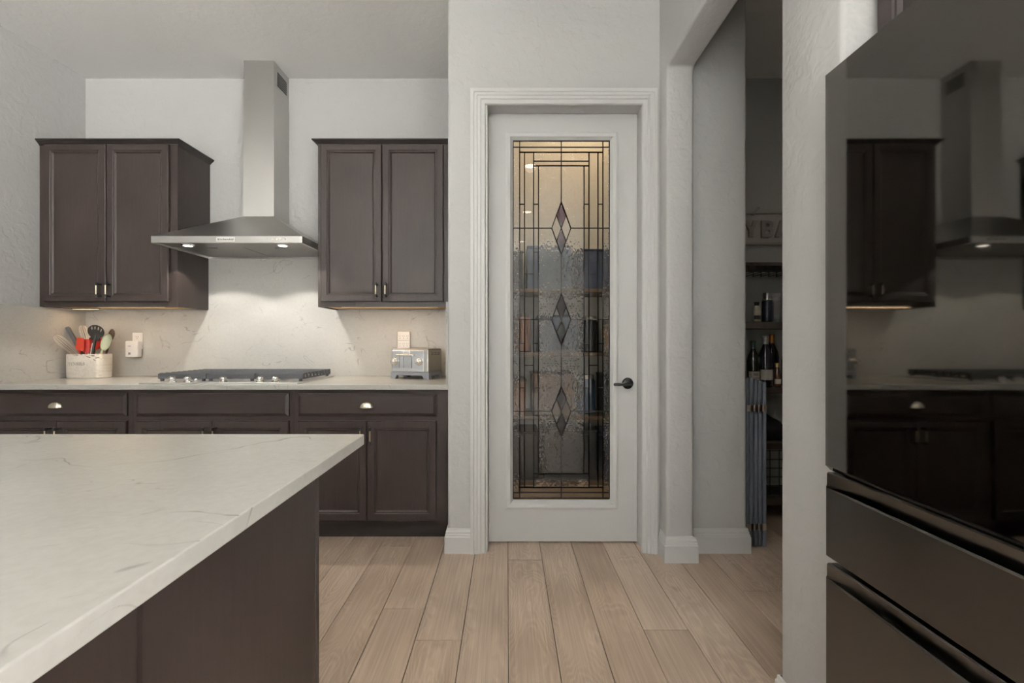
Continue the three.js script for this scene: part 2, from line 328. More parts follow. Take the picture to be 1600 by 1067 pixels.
{
  const door = structGroup('door_1'), Z = 2.642, D0 = -0.108, D1 = 0.747, DT = 2.473, gx0 = 0.033, gx1 = 0.590, gy0 = 0.253, gy1 = 2.322, ZG = 2.617;
  // slab round the glazed opening
  const sg = wallWithHoles(D1 - D0, DT - 0.008, [[gx0 - 0.022 - D0, gx1 + 0.022 - D0, gy0 - 0.03, gy1 + 0.014]], 0.04);
  part('door_slab', uvm(sg.translate(D0, 0.008, -Z)), M.doorPaint, door);
  part('glazing_bead', ringPanel(gx0 - 0.044, gx1 + 0.044, gy0 - 0.054, gy1 + 0.044, 2.603, [[0, 0], [0, 0.010], [0.010, 0.013], [0.026, 0.011], [0.044, -0.012], [0.046, -0.012]], true), M.trim, door);
  const glass = new THREE.Group(); glass.name = 'leaded_glass'; door.add(glass);
  const sx = (gx1 - gx0) / 151.5, cx = (gx0 + gx1) / 2, sy = (gy1 - gy0) / 560.5, U = a => cx + (a - 877.9) * sx, Y = b => gy1 - (b - 219) * sy;
  const panes = [], mir = p => p.map(([a, b]) => [2 * 877.9 - a, b]).reverse();
  const both = (p, m) => { panes.push([p, m], [mir(p), m]); }, rect = (a, b, c, d) => [[a, c], [b, c], [b, d], [a, d]];
  const X = [802.2, 812.3, 820, 834.3, 842, 877.9], strip = (a, b, cuts, m) => { for (let i = 0; i + 1 < cuts.length; i++) both(rect(a, b, cuts[i], cuts[i + 1]), m); };
  const nar = [318, 355.6, 393.4, 460.8, 499, 536.7, 606, 643, 680.7];
  both(rect(X[0], X[1], 219, 228.7), 'c'); both(rect(X[1], X[5], 219, 228.7), 'h'); both(rect(X[1], X[5], 228.7, 236.5), 'c');
  both(rect(X[0], X[1], 770.6, 779.5), 'c'); both(rect(X[1], X[5], 770.6, 779.5), 'h'); both(rect(X[1], X[5], 762.6, 770.6), 'c');
  strip(X[0], X[1], [228.7, 355.6, 499, 643, 770.6], 'h');
  strip(X[1], X[2], [236.5, ...nar, 762.6], 'c');
  strip(X[2], X[3], [236.5, 355.6, 427.4, 499, 570.8, 643, 762.6], 'c');
  strip(X[3], X[4], [257.7, ...nar, 741.3], 'c');
  for (const [a, b] of [[236.5, 250.4], [250.4, 257.7], [741.3, 748.6], [748.6, 762.6]]) both(rect(X[3], X[5], a, b), b - a > 10 ? 'h' : 'c');
  const dia = [[314.4, 355.6, 397], [459, 499, 539], [604, 643, 684]], q = 862.8;
  both([[X[4], 257.7], [X[5], 257.7], [X[5], dia[0][0]], [q, dia[0][1]], [X[4], dia[0][1]]], 'h');
  for (let i = 0; i < 2; i++) both([[X[4], dia[i][1]], [q, dia[i][1]], [X[5], dia[i][2]], [X[5], dia[i + 1][0]], [q, dia[i + 1][1]], [X[4], dia[i + 1][1]]], 'h');
  both([[X[4], dia[2][1]], [q, dia[2][1]], [X[5], dia[2][2]], [X[5], 741.3], [X[4], 741.3]], 'h');
  for (const [t, c, b] of dia) {
    const m = 870.35, m2 = 2 * 877.9 - m, u1 = (t + c) / 2, u2 = (c + b) / 2;
    panes.push([[[X[5], t], [m2, u1], [X[5], c], [m, u1]], 'p'], [[[X[5], c], [m2, u2], [X[5], b], [m, u2]], 'p']);
    both([[q, c], [m, u1], [X[5], c], [m, u2]], 'c');
  }
  const edges = new Map();
  for (const [p, m] of panes) {
    const s = new THREE.Shape(p.map(([a, b]) => new THREE.Vector2(U(a), Y(b)))), solid = m !== 'c';
    const g = solid ? new THREE.ExtrudeGeometry(s, { depth: 0.004, bevelEnabled: false }) : new THREE.ShapeGeometry(s);
    part('pane', uvm(g.translate(0, 0, -ZG)), m === 'h' ? M.paneHammer : m === 'p' ? M.panePurple : M.paneClear, glass);
    p.forEach((a, i) => { const b = p[(i + 1) % p.length], k = [a, b].map(v => v.map(n => n.toFixed(1)).join()).sort().join('|'); edges.set(k, [a, b]); });
  }
  const bars = [];
  for (const [a, b] of edges.values()) {
    const ax = U(a[0]), ay = Y(a[1]), bxx = U(b[0]), by = Y(b[1]), L = Math.hypot(bxx - ax, by - ay);
    bars.push(prep(new THREE.BoxGeometry(L + 0.004, 0.0055, 0.008).rotateZ(Math.atan2(by - ay, bxx - ax)).translate((ax + bxx) / 2, (ay + by) / 2, -ZG + 0.002)));
  }
  part('lead_came', mg(bars), M.lead, glass);
  // black lever on a round rose
  const hx = 0.693, hy = 0.920, h = new THREE.Group(); h.name = 'door_handle'; door.add(h);
  part('rose', lathe([[0, 0.014], [0.024, 0.014], [0.031, 0.009], [0.033, 0.0]]).rotateX(Math.PI / 2).translate(hx, hy, -2.602), M.blackMetal, h);
  part('lever', mg([rod([hx, hy, -2.595], [hx, hy, -2.545], 0.010), bx(hx - 0.095, hx + 0.012, hy - 0.009, hy + 0.007, 2.536, 2.550, 0.006)]), M.blackMetal, h);
}

/* ------------------------------------------------------------------ kitchen cabinets */
const DOOR = [[0, 0], [0, 0.016], [0.004, 0.020], [0.040, 0.020], [0.044, 0.0165], [0.050, 0.0165], [0.0585, 0.009]];
const DRAWER = [[0, 0], [0, 0.010], [0.017, 0.020], [0.020, 0.020]];
function barPull(x, y0, y1, Z, parent) {                             // upright bar on two dark posts
  const h = part('bar_pull', mg([rod([x, y0 + 0.008, -(Z - 0.034)], [x, y1 - 0.008, -(Z - 0.034)], 0.0052, 12)]), M.brass, parent);
  return h;
}
function pullPosts(x, y0, y1, Z, parent) {
  for (const y of [y0 + 0.006, y1 - 0.006]) part('pull_post', mg([rod([x, y, -Z], [x, y, -(Z - 0.036)], 0.0056), rod([x, y - 0.009, -(Z - 0.034)], [x, y + 0.009, -(Z - 0.034)], 0.0078, 12)]), M.blackMetal, parent);
}
function cupPull(x, y, Z, parent) {
  const prof = [];
  for (let i = 0; i <= 8; i++) { const a = i / 8 * Math.PI / 2; prof.push([Math.cos(a), Math.sin(a)]); }
  const g = new THREE.SphereGeometry(1, 24, 10, 0, Math.PI * 2, 0, Math.PI / 2);
  // half dome, open below
  const p = g.attributes.position;
  g.scale(0.043, 0.036, 0.024);
  const idx = [], src = g.index.array;
  for (let i = 0; i < src.length; i += 3) if (p.getZ(src[i]) + p.getZ(src[i + 1]) + p.getZ(src[i + 2]) > -1e-4) idx.push(src[i], src[i + 1], src[i + 2]);
  g.setIndex(idx);
  const inner = inside(g.clone().scale(0.9, 0.9, 0.9));
  part('cup_pull', mg([g.translate(x, y - 0.016, -Z), inner.translate(x, y - 0.016, -Z), bx(x - 0.044, x + 0.044, y - 0.0175, y - 0.0145, Z - 0.004, Z + 0.001), tube([[x - 0.0425, y - 0.016, -Z], [x - 0.03, y - 0.016, -Z + 0.017], [x, y - 0.016, -Z + 0.0235], [x + 0.03, y - 0.016, -Z + 0.017], [x + 0.0425, y - 0.016, -Z]], 0.0018, 20, 6)]), M.nickel, parent);
}
function cabDoor(x0, x1, y0, y1, Z, parent) {
  const d = part('door', uvm(mg([ringPanel(x0, x1, y0, y1, Z, DOOR, true), bx(x0 + 0.001, x1 - 0.001, y0 + 0.001, y1 - 0.001, Z - 0.002, Z)])), M.stain, parent);
  part('door_panel', uvm(bx(x0 + 0.056, x1 - 0.056, y0 + 0.056, y1 - 0.056, Z - 0.009, Z - 0.002), false, rnd(), rnd()), M.stain, d);
  return d;
}
const FZ = 2.62;                                                    // face frame plane of the base units
function baseCabinet(x0, x1, d0, d1, label, cup, falseFront) {
  const o = thing('base_cabinet', label, 'cabinet', [(x0 + x1) / 2, 0, -ZB + 0.01]);
  const y0 = 0.106, y1 = 0.885, mid = (d0 + d1) / 2, t = 0.018;
  part('carcass', uvm(mg([bx(x0, x0 + t, y0, y1, FZ + 0.02, ZB - 0.01), bx(x1 - t, x1, y0, y1, FZ + 0.02, ZB - 0.01), bx(x0 + t, x1 - t, y0, y0 + t, FZ + 0.02, ZB - 0.01), bx(x0 + t, x1 - t, y0 + t, y1, ZB - 0.02, ZB - 0.01)])), M.stain, o);
  part('face_frame', uvm(mg([bx(x0, d0 + 0.01, y0, y1, FZ, FZ + 0.02), bx(d1 - 0.01, x1, y0, y1, FZ, FZ + 0.02), bx(d0 + 0.01, d1 - 0.01, y0, 0.14, FZ, FZ + 0.02), bx(d0 + 0.01, d1 - 0.01, 0.69, 0.742, FZ, FZ + 0.02), bx(d0 + 0.01, d1 - 0.01, 0.85, y1, FZ, FZ + 0.02)])), M.stain, o);
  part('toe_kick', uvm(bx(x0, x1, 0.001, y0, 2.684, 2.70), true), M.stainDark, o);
  const dr = part(falseFront ? 'false_front' : 'drawer', uvm(ringPanel(d0, d1, 0.729, 0.861, FZ, DRAWER), true), M.stain, o);
  if (cup) cupPull(mid, 0.797, FZ - 0.02, dr);
  for (const s of [-1, 1]) {
    const a = s < 0 ? d0 : mid + 0.0015, b = s < 0 ? mid - 0.0015 : d1, d = cabDoor(a, b, 0.127, 0.702, FZ, o);
    const hx = mid + s * 0.028; barPull(hx, 0.575, 0.668, FZ - 0.02, d); pullPosts(hx, 0.575, 0.668, FZ - 0.02, d);
  }
  return o;
}
baseCabinet(-1.240, -0.331, -1.2115, -0.411, 'dark brown base cabinet nearest the pantry door, with one cup-pull drawer over two panel doors', true);
baseCabinet(-2.175, -1.241, -2.146, -1.265, 'dark brown base cabinet under the gas cooktop with a plain handleless front panel', false, true);
baseCabinet(XL + 0.001, -2.176, -3.005, -2.202, 'dark brown base cabinet in the left corner under the utensil crock', true);

solo('countertop', uvm(bx(XL + 0.001, -0.332, 0.8855, 0.914, 2.573, ZB - 0.001, 0.003)), M.quartz, 'pale veined quartz worktop running along the wall under the cooktop and toaster', 'countertop');
const ZS = ZB - 0.02;                                               // face of the wall slab
solo('backsplash', uvm(mg([bx(XL + 0.021, -0.352, 0.9145, 1.386, ZS, ZB - 0.0005), bx(-2.134, -1.227, 1.3855, 1.76, ZS, ZB - 0.0005)]), false, 0.4, 0.9), M.quartz, 'pale veined stone backsplash on the wall behind the cooktop, reaching up to the hood', 'backsplash');
solo('backsplash', uvm(bx(XL + 0.0005, XL + 0.0205, 0.9145, 1.386, 2.2, ZB - 0.0005), false, 0.7, 0.3), M.quartz, 'pale stone backsplash on the left side wall beside the utensil crock', 'backsplash');
solo('backsplash', uvm(bx(-0.3515, -0.3305, 0.9145, 1.388, 2.575, ZB - 0.0005)), M.quartz, 'narrow upright stone side slab edge right of the toaster', 'backsplash');

const UZ = 2.92, CROWN = [[0, 2.428], [0.004, 2.428], [0.006, 2.436], [0.014, 2.444], [0.022, 2.452], [0.030, 2.455], [0.030, 2.462], [0, 2.462]];
function upperCabinet(x0, x1, d0, d1, label, crownPath, left) {
  const o = thing('wall_cabinet', label, 'cabinet', [(x0 + x1) / 2, 1.384, -ZB + 0.002]);
  const y0 = 1.384, y1 = 2.445, t = 0.016, zb = ZB - 0.001, mid = (d0 + d1) / 2;
  part('carcass', uvm(mg([bx(x0, x0 + t, y0, y1, UZ + 0.02, ZS - 0.001), bx(x1 - t, x1, y0, y1, UZ + 0.02, ZS - 0.001), bx(x0, x0 + t, y0 + 0.004, y1, ZS - 0.001, zb), bx(x1 - t, x1, y0 + 0.004, y1, ZS - 0.001, zb), bx(x0 + t, x1 - t, y1 - t, y1, UZ + 0.02, zb), bx(x0 + t, x1 - t, y0 + 0.03, y1 - t, zb - 0.008, zb)])), M.stain, o);
  part('bottom_panel', bx(x0 + t, x1 - t, y0 + 0.007, y0 + 0.021, UZ + 0.02, ZS - 0.001), M.maple, o);
  part('face_frame', uvm(mg([bx(x0, d0 + 0.01, y0, y1, UZ, UZ + 0.02), bx(d1 - 0.01, x1, y0, y1, UZ, UZ + 0.02), bx(d0 + 0.01, d1 - 0.01, y0, 1.435, UZ, UZ + 0.02), bx(d0 + 0.01, d1 - 0.01, 2.41, y1, UZ, UZ + 0.02), bx(mid - 0.02, mid + 0.02, 1.435, 2.41, UZ, UZ + 0.02)])), M.stain, o);
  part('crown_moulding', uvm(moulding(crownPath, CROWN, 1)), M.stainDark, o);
  for (const s of [-1, 1]) {
    const a = s < 0 ? d0 : mid + 0.003, b = s < 0 ? mid - 0.003 : d1, d = cabDoor(a, b, 1.418, 2.432, UZ, o);
    const hx = mid + s * 0.030; barPull(hx, 1.446, 1.533, UZ - 0.02, d); pullPosts(hx, 1.446, 1.533, UZ - 0.02, d);
  }
  return o;
}
upperCabinet(XL + 0.002, -2.135, -2.985, -2.182, 'dark brown two-door wall cabinet hung left of the range hood above the crock', [[-2.135, ZB - 0.001], [-2.135, UZ], [XL + 0.002, UZ]].reverse());
upperCabinet(-1.226, -0.331, -1.203, -0.413, 'dark brown two-door wall cabinet hung right of the range hood above the toaster', [[-0.331, UZ], [-1.226, UZ], [-1.226, ZB - 0.001]].reverse());
for (const [x0, x1, z, label] of [[-2.95, -2.77, 3.06, 'short silver light bar showing under the left wall cabinet near the corner'], [-2.70, -2.25, 2.965, 'slim warm light bar behind the bottom rail of the left wall cabinet'], [-1.10, -0.45, 2.965, 'slim warm light bar behind the bottom rail of the right wall cabinet']]) {
  const o = thing('under_cabinet_light', label, 'light', [(x0 + x1) / 2, 1.384, -z]);
  part('housing', bx(x0, x1, z > 3 ? 1.379 : 1.387, 1.3908, z - 0.014, z + 0.014, 0.002), M.chrome, o);
  const yl = z > 3 ? 1.3775 : 1.3855;
  part('light_strip', bx(x0 + 0.008, x1 - 0.008, yl, yl + 0.002, z - 0.009, z + 0.009), M.warmGlow, o);
  const l = new THREE.RectAreaLight(0xffd9ae, UNDER_POWER, x1 - x0 - 0.016, 0.018); l.position.set((x0 + x1) / 2, yl - 0.001, -z); l.rotation.x = -Math.PI / 2; scene.add(l);
}

/* ------------------------------------------------------------------ range hood */
{
  const x0 = -2.134, x1 = -1.228, o = thing('range_hood', 'stainless steel chimney range hood hanging over the cooktop between the wall cabinets', 'range hood', [-1.681, 1.75, -ZB + 0.003]);
  const zn = 2.70, zf = ZS - 0.001, y0 = 1.751, y1 = 1.793, c0 = -1.773, c1 = -1.567, cz = 3.027, cy = 2.0, b = zf;
  const lower = [[x0, y1, -zn], [x1, y1, -zn], [x1, y1, -b], [x0, y1, -b]], upper = [[c0, cy, -cz], [c1, cy, -cz], [c1, cy, -b], [c0, cy, -b]];
  const t = []; for (let s = 0; s < 4; s++) t.push(...quad(lower[s], lower[(s + 1) % 4], upper[(s + 1) % 4], upper[s]));
  part('canopy', uvm(tris(t), true), M.steel, o);
  part('rim', uvm(mg([bx(x0, x1, y0, y1, zn, zn + 0.012, 0.002), bx(x0, x0 + 0.012, y0, y1, zn + 0.012, b), bx(x1 - 0.012, x1, y0, y1, zn + 0.012, b), bx(x0 + 0.012, x1 - 0.012, y0, y1, b - 0.012, b)]), true), M.steel, o);
  part('underside', uvm(mg([bx(x0 + 0.012, x1 - 0.012, y0 + 0.006, y0 + 0.010, zn + 0.012, 2.855)]), true), M.steelDark, o);
  for (let k = 0; k < 2; k++) { const a = x0 + 0.02 + k * 0.434, e = a + 0.43; part('grease_filter', uvm(mg([bx(a, e, y0 + 0.010, y0 + 0.016, 2.865, b - 0.02), bx(a + 0.19, a + 0.25, y0 + 0.006, y0 + 0.010, 2.89, 2.90)]), true), M.steelDark, o); }
  part('chimney_lower', uvm(bx(c0, c1, cy - 0.004, 2.804, cz, ZB - 0.003)), M.steel, o);
  part('chimney_upper', uvm(bx(c0 + 0.0025, c1 - 0.0025, 2.804, H - 0.001, cz + 0.0025, ZB - 0.003)), M.steel, o);
  const sl = []; for (let k = 0; k < 7; k++) sl.push(bx(c1 - 0.002, c1 - 0.0005, 2.905 + k * 0.014, 2.913 + k * 0.014, 3.075, 3.205));
  part('vent_grille', mg(sl), M.blackMetal, o);
  for (let k = 0; k < 5; k++) part('button', cyl(0.005, 0.0045, 0.006, 16).rotateX(Math.PI / 2).translate(-1.424 + k * 0.0235, 1.7725, -zn + 0.003), M.chrome, o);
  const tx = canvasTex(256, 64, (x, w, h) => { x.fillStyle = '#e6e4de'; x.fillRect(0, 0, w, h); x.fillStyle = '#2c2a28'; x.font = 'bold 42px sans-serif'; x.textAlign = 'center'; x.textBaseline = 'middle'; x.fillText('KitchenAid', w / 2, h / 2 + 2, 236); });
  const np = new THREE.BoxGeometry(0.112, 0.026, 0.003).translate(-1.686, 1.772, -zn + 0.0016);
  part('nameplate', prep(np), std({ map: tx, roughness: 0.4 }), o);
  for (const lx of [-1.97, -1.385]) {
    const l = part('lamp', lathe([[0, 0], [0.026, 0], [0.034, 0.002], [0.036, 0.006]]).translate(lx, y0 - 0.001, -2.78), M.chrome, o);
    part('lens', lathe([[0, -0.0012], [0.024, -0.0012], [0.026, 0.001]]).translate(lx, y0 - 0.001, -2.78), M.hoodGlow, l);
    const s = new THREE.SpotLight(0xfffaf2, HOOD_POWER * 3, 6, 1.08, 0.08, 2); s.position.set(lx, y0 - 0.006, -2.78); s.target.position.set(lx, 0, -2.86); s.castShadow = true; s.shadow.radius = 1; scene.add(s, s.target);
  }
}

/* ------------------------------------------------------------------ gas cooktop */
{
  const o = thing('gas_cooktop', 'stainless gas cooktop with black cast-iron grates and five chrome knobs on the worktop', 'cooktop', [-1.675, 0.914, -2.88]);
  const x0 = -2.136, x1 = -1.214, zn = 2.612, zf = 3.16, y = 0.9145;
  part('tray', uvm(bx(x0, x1, y, y + 0.009, zn, zf, 0.003), true), std({ color: lin(0.66, 0.65, 0.63), metalness: 0.85, roughness: 0.3 }), o);
  const yb = y + 0.0095, yt = 0.972, gx0 = -2.095, gx1 = -1.222, gn = 2.70, gf = 3.12, w = (gx1 - gx0) / 3;
  for (let k = 0; k < 3; k++) {
    const a = gx0 + k * w + 0.002, e = gx0 + (k + 1) * w - 0.002, L = [], th = 0.011;
    // frame with a deep front and back rail, ribs running left to right and one spine
    L.push(bx(a, e, yt - 0.034, yt - 0.004, gn, gn + th, 0.002), bx(a, e, yt - 0.034, yt - 0.004, gf - th, gf, 0.002));
    L.push(bx(a, a + th, yt - 0.036, yt - 0.028, gn + th, gf - th), bx(e - th, e, yt - 0.036, yt - 0.028, gn + th, gf - th));
    for (let q = 0; q < 9; q++) { const z = gn + 0.012 + q * (gf - gn - 0.032) / 8; L.push(bx(a + 0.001, e - 0.001, yt - 0.012, yt, z, z + 0.008, 0.0015)); for (const t of [a, e - 0.010]) L.push(bx(t, t + 0.010, yt - 0.034, yt, z, z + 0.017, 0.0015)); }
    L.push(bx((a + e) / 2 - 0.005, (a + e) / 2 + 0.005, yt - 0.014, yt - 0.002, gn + th, gf - th));
    for (const fx of [a + 0.012, e - 0.026]) for (const z of [gn + 0.004, gf - 0.018]) L.push(bx(fx, fx + 0.014, yb, yt - 0.03, z, z + 0.014));
    part('grate', mg(L), M.iron, o);
  }
  for (const [bxp, bz, r] of [[-1.95, 2.80, 0.042], [-1.95, 3.02, 0.035], [-1.66, 2.91, 0.055], [-1.37, 2.80, 0.035], [-1.37, 3.02, 0.042]]) {
    const b = part('burner', lathe([[0, 0.018], [r * 0.9, 0.018], [r, 0.013], [r, 0], [r * 1.35, -0.001]]).translate(bxp, yb, -bz), M.steelDark, o);
    part('burner_cap', lathe([[0, 0.026], [r * 0.78, 0.026], [r * 0.85, 0.022], [r * 0.85, 0.018]]).translate(bxp, yb, -bz), M.iron, b);
  }
  for (const kx of [-1.972, -1.882, -1.672, -1.456, -1.366]) {
    const k = part('knob', lathe([[0, 0.032], [0.017, 0.032], [0.0205, 0.029], [0.021, 0.020], [0.017, 0.016], [0.0135, 0.011], [0.0215, 0.006], [0.0225, 0]]).translate(kx, y + 0.006, -2.655), M.chrome, o);
    part('grip', bx(kx - 0.0045, kx + 0.0045, y + 0.036, y + 0.042, 2.637, 2.673, 0.002), M.chrome, k);
  }
}

/* ------------------------------------------------------------------ island */
{
  solo('island_countertop', uvm(bx(-2.25, -0.384, 0.8855, 0.914, -1.15, 1.211, 0.003)), M.quartz, 'large pale veined quartz island top filling the lower left foreground', 'countertop');
  const o = thing('kitchen_island', 'dark stained wooden island body under the large pale stone top', 'island', [-1.3, 0, 0]);
  const x1 = -0.487, x0 = -2.15, zf = 1.165, zn = -0.85;
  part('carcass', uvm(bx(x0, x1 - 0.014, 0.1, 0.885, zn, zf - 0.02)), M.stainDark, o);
  part('side_panel', uvm(mg([bx(x1 - 0.014, x1, 0.001, 0.885, 0.602, zf - 0.02)])), M.stain, o);
  part('side_panel', uvm(mg([bx(x1 - 0.014, x1 - 0.004, 0.001, 0.885, zn, 0.598)])), M.stain, o);
  part('corner_post', uvm(bx(x1 - 0.05, x1 + 0.001, 0.001, 0.885, zf - 0.0195, zf, 0.002)), M.stain, o);
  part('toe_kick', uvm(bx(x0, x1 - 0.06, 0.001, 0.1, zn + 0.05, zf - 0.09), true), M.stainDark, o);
  const n = 3, w = (x1 - 0.05 - x0) / n;
  for (let k = 0; k < n; k++) {
    const a = x0 + k * w + 0.012, b = x0 + (k + 1) * w - 0.012;
    part('door', uvm(ringPanel(-b, -a, 0.12, 0.86, 0, DOOR).rotateY(Math.PI).translate(0, 0, -zf + 0.02)), M.stain, o);
  }
}

/* ------------------------------------------------------------------ refrigerator and the cabinet over it */
{
  const o = thing('refrigerator', 'black glossy french-door refrigerator with two recessed-grip drawers on the right edge', 'refrigerator', [1.2, 0, -0.64]);
  const xf = 0.7725, z0 = 0.188, z1 = 1.096, zm = (z0 + z1) / 2;
  part('cabinet_body', bx(0.846, 1.57, 0.04, 1.79, z0 + 0.004, z1 - 0.004, 0.004), M.satinBlack2, o);
  const ext = (pts, a, b) => { // outline in [X, Y] run along depth a..b
    const s = new THREE.Shape(pts.map(p => new THREE.Vector2(...p)));
    return prep(new THREE.ExtrudeGeometry(s, { depth: b - a, bevelEnabled: true, bevelThickness: 0.0015, bevelSize: 0.0015, bevelOffset: -0.0015, bevelSegments: 2 }).translate(0, 0, -b));
  };
  for (const [a, b] of [[z0, zm - 0.002], [zm + 0.002, z1]]) part('door', ext([[xf, 0.862], [xf + 0.012, 0.850], [0.838, 0.850], [0.838, 1.808], [xf, 1.808]], a, b), M.mirrorBlack, o);
  for (const [yb, yt] of [[0.642, 0.846], [0.075, 0.626]]) {          // the scooped grip fades out towards the ends
    const prof = k => [[0, yb + 0.003], [0, yt - 0.040], [0.003 * k, yt - 0.036], [0.008 * k, yt - 0.038], [0.014 * k, yt - 0.036 - 0.030 * k], [0.034 * k, yt - 0.034 - 0.028 * k], [0.014 * k + 0.002, yt - 0.030], [0.008 * k + 0.002, yt - 0.003], [0.005 + 0.008 * k, yt], [0.0655, yt], [0.0655, yb], [0.003, yb], [0, yb + 0.003]];
    const st = [[z1 - 0.002, 0], [z1 - 0.012, 0.12], [z1 - 0.04, 0.55], [z1 - 0.09, 0.9], [z1 - 0.15, 1], [z0 + 0.15, 1], [z0 + 0.09, 0.9], [z0 + 0.04, 0.55], [z0 + 0.012, 0.12], [z0 + 0.002, 0]].map(([z, k]) => prof(k).map(([x, y]) => [xf + x, y, -z])), t = [];
    for (let a = 0; a + 1 < st.length; a++) for (let b = 0; b + 1 < st[a].length; b++) t.push(...quad(st[a][b], st[a + 1][b], st[a + 1][b + 1], st[a][b + 1]));
    for (const q of [st[0], st[st.length - 1]]) { const c = [xf + 0.04, (yb + yt) / 2 - 0.02, q[0][2]]; for (let b = 0; b + 1 < q.length; b++) t.push(c, q[b], q[b + 1]); }
    part('drawer', toCreasedNormals(tris(t), 0.35), M.satinBlack, o);
  }
  part('plinth', bx(0.86, 1.5, 0.001, 0.04, z0 + 0.02, z1 - 0.02), M.plasticBlack, o);
  const c = thing('wall_cabinet', 'brown wooden cabinet set in the recess above the black refrigerator', 'cabinet', [1.25, 1.85, -0.64]);
  part('carcass', uvm(bx(0.942, 1.598, 1.85, 2.44, 0.157, 1.124)), M.stain, c);
  part('face_frame', uvm(mg([bx(0.922, 0.942, 1.85, 2.44, 1.085, 1.124), bx(0.922, 0.942, 1.85, 2.44, 0.157, 0.197), bx(0.922, 0.942, 1.85, 1.88, 0.197, 1.085), bx(0.922, 0.942, 2.40, 2.44, 0.197, 1.085)])), M.stain, c);
  for (const [a, b] of [[0.18, 0.637], [0.643, 1.100]]) part('door', uvm(ringPanel(-b, -a, 1.865, 2.425, 0, DOOR).rotateY(-Math.PI / 2).translate(0.922, 0, -0 ).applyMatrix4(new THREE.Matrix4().makeScale(1, 1, 1))), M.stain, c);
}

/* ------------------------------------------------------------------ outlets, utensil crock, toaster */
{
  const o = thing('wall_outlet', 'white wall outlet plate on the backsplash right of the crock', 'outlet', [-2.64, 1.165, -ZS]);
  const X = -2.637, Yc = 1.165;
  part('plate', bx(X - 0.036, X + 0.036, Yc - 0.058, Yc + 0.058, ZS - 0.006, ZS - 0.0005, 0.003), M.plasticWhite, o);
  for (const s of [-1, 1]) { const r = part('receptacle', bx(X - 0.017, X + 0.017, Yc + s * 0.027 - 0.014, Yc + s * 0.027 + 0.014, ZS - 0.008, ZS - 0.005, 0.001), M.plasticWhite, o); if (s > 0) part('slot', mg([bx(X - 0.008, X - 0.006, Yc + 0.025, Yc + 0.034, ZS - 0.0085, ZS - 0.0075), bx(X + 0.006, X + 0.008, Yc + 0.025, Yc + 0.034, ZS - 0.0085, ZS - 0.0075), bx(X - 0.002, X + 0.002, Yc + 0.016, Yc + 0.020, ZS - 0.0085, ZS - 0.0075)]), M.plasticBlack, r); }
  const d = thing('plug_in_extender', 'white plug-in network box covering the lower half of the left outlet', 'adapter', [-2.643, 1.10, -ZS + 0.02]);
  part('body', bx(X - 0.050, X + 0.038, 1.050, 1.165, ZS - 0.052, ZS - 0.009, 0.008), M.plasticWhite, d);
  part('led_window', bx(X - 0.026, X - 0.010, 1.068, 1.084, ZS - 0.0525, ZS - 0.0515), M.greyPlastic, d);
  part('printed_mark', bx(X - 0.028, X - 0.008, 1.126, 1.130, ZS - 0.0525, ZS - 0.0515), M.greyPlastic, d);
  part('prong', bx(X - 0.008, X + 0.008, 1.13, 1.145, ZS - 0.009, ZS - 0.0083), M.chrome, d);
  const e = thing('outlet_adapter', 'white six-socket outlet adapter on the backsplash behind the toaster', 'outlet', [-0.735, 1.12, -ZS]);
  const x = -0.737;
  part('body', bx(x - 0.045, x + 0.045, 1.068, 1.232, ZS - 0.022, ZS - 0.0005, 0.005), M.plasticWhite, e);
  for (const y of [1.195, 1.140, 1.09]) for (const k of [-1, 0, 1]) part('socket', mg([bx(x + k * 0.026 - 0.006, x + k * 0.026 - 0.004, y, y + 0.009, ZS - 0.0225, ZS - 0.0215), bx(x + k * 0.026 + 0.004, x + k * 0.026 + 0.006, y, y + 0.009, ZS - 0.0225, ZS - 0.0215), bx(x + k * 0.026 - 0.002, x + k * 0.026 + 0.003, y - 0.013, y - 0.008, ZS - 0.0225, ZS - 0.0215)]), M.greyPlastic, e);
  part('groove', bx(x - 0.04, x + 0.04, 1.168, 1.170, ZS - 0.0224, ZS - 0.0215), M.greyPlastic, e);
}
const CX = -2.853, CZ = 3.08, CY = 0.9145;
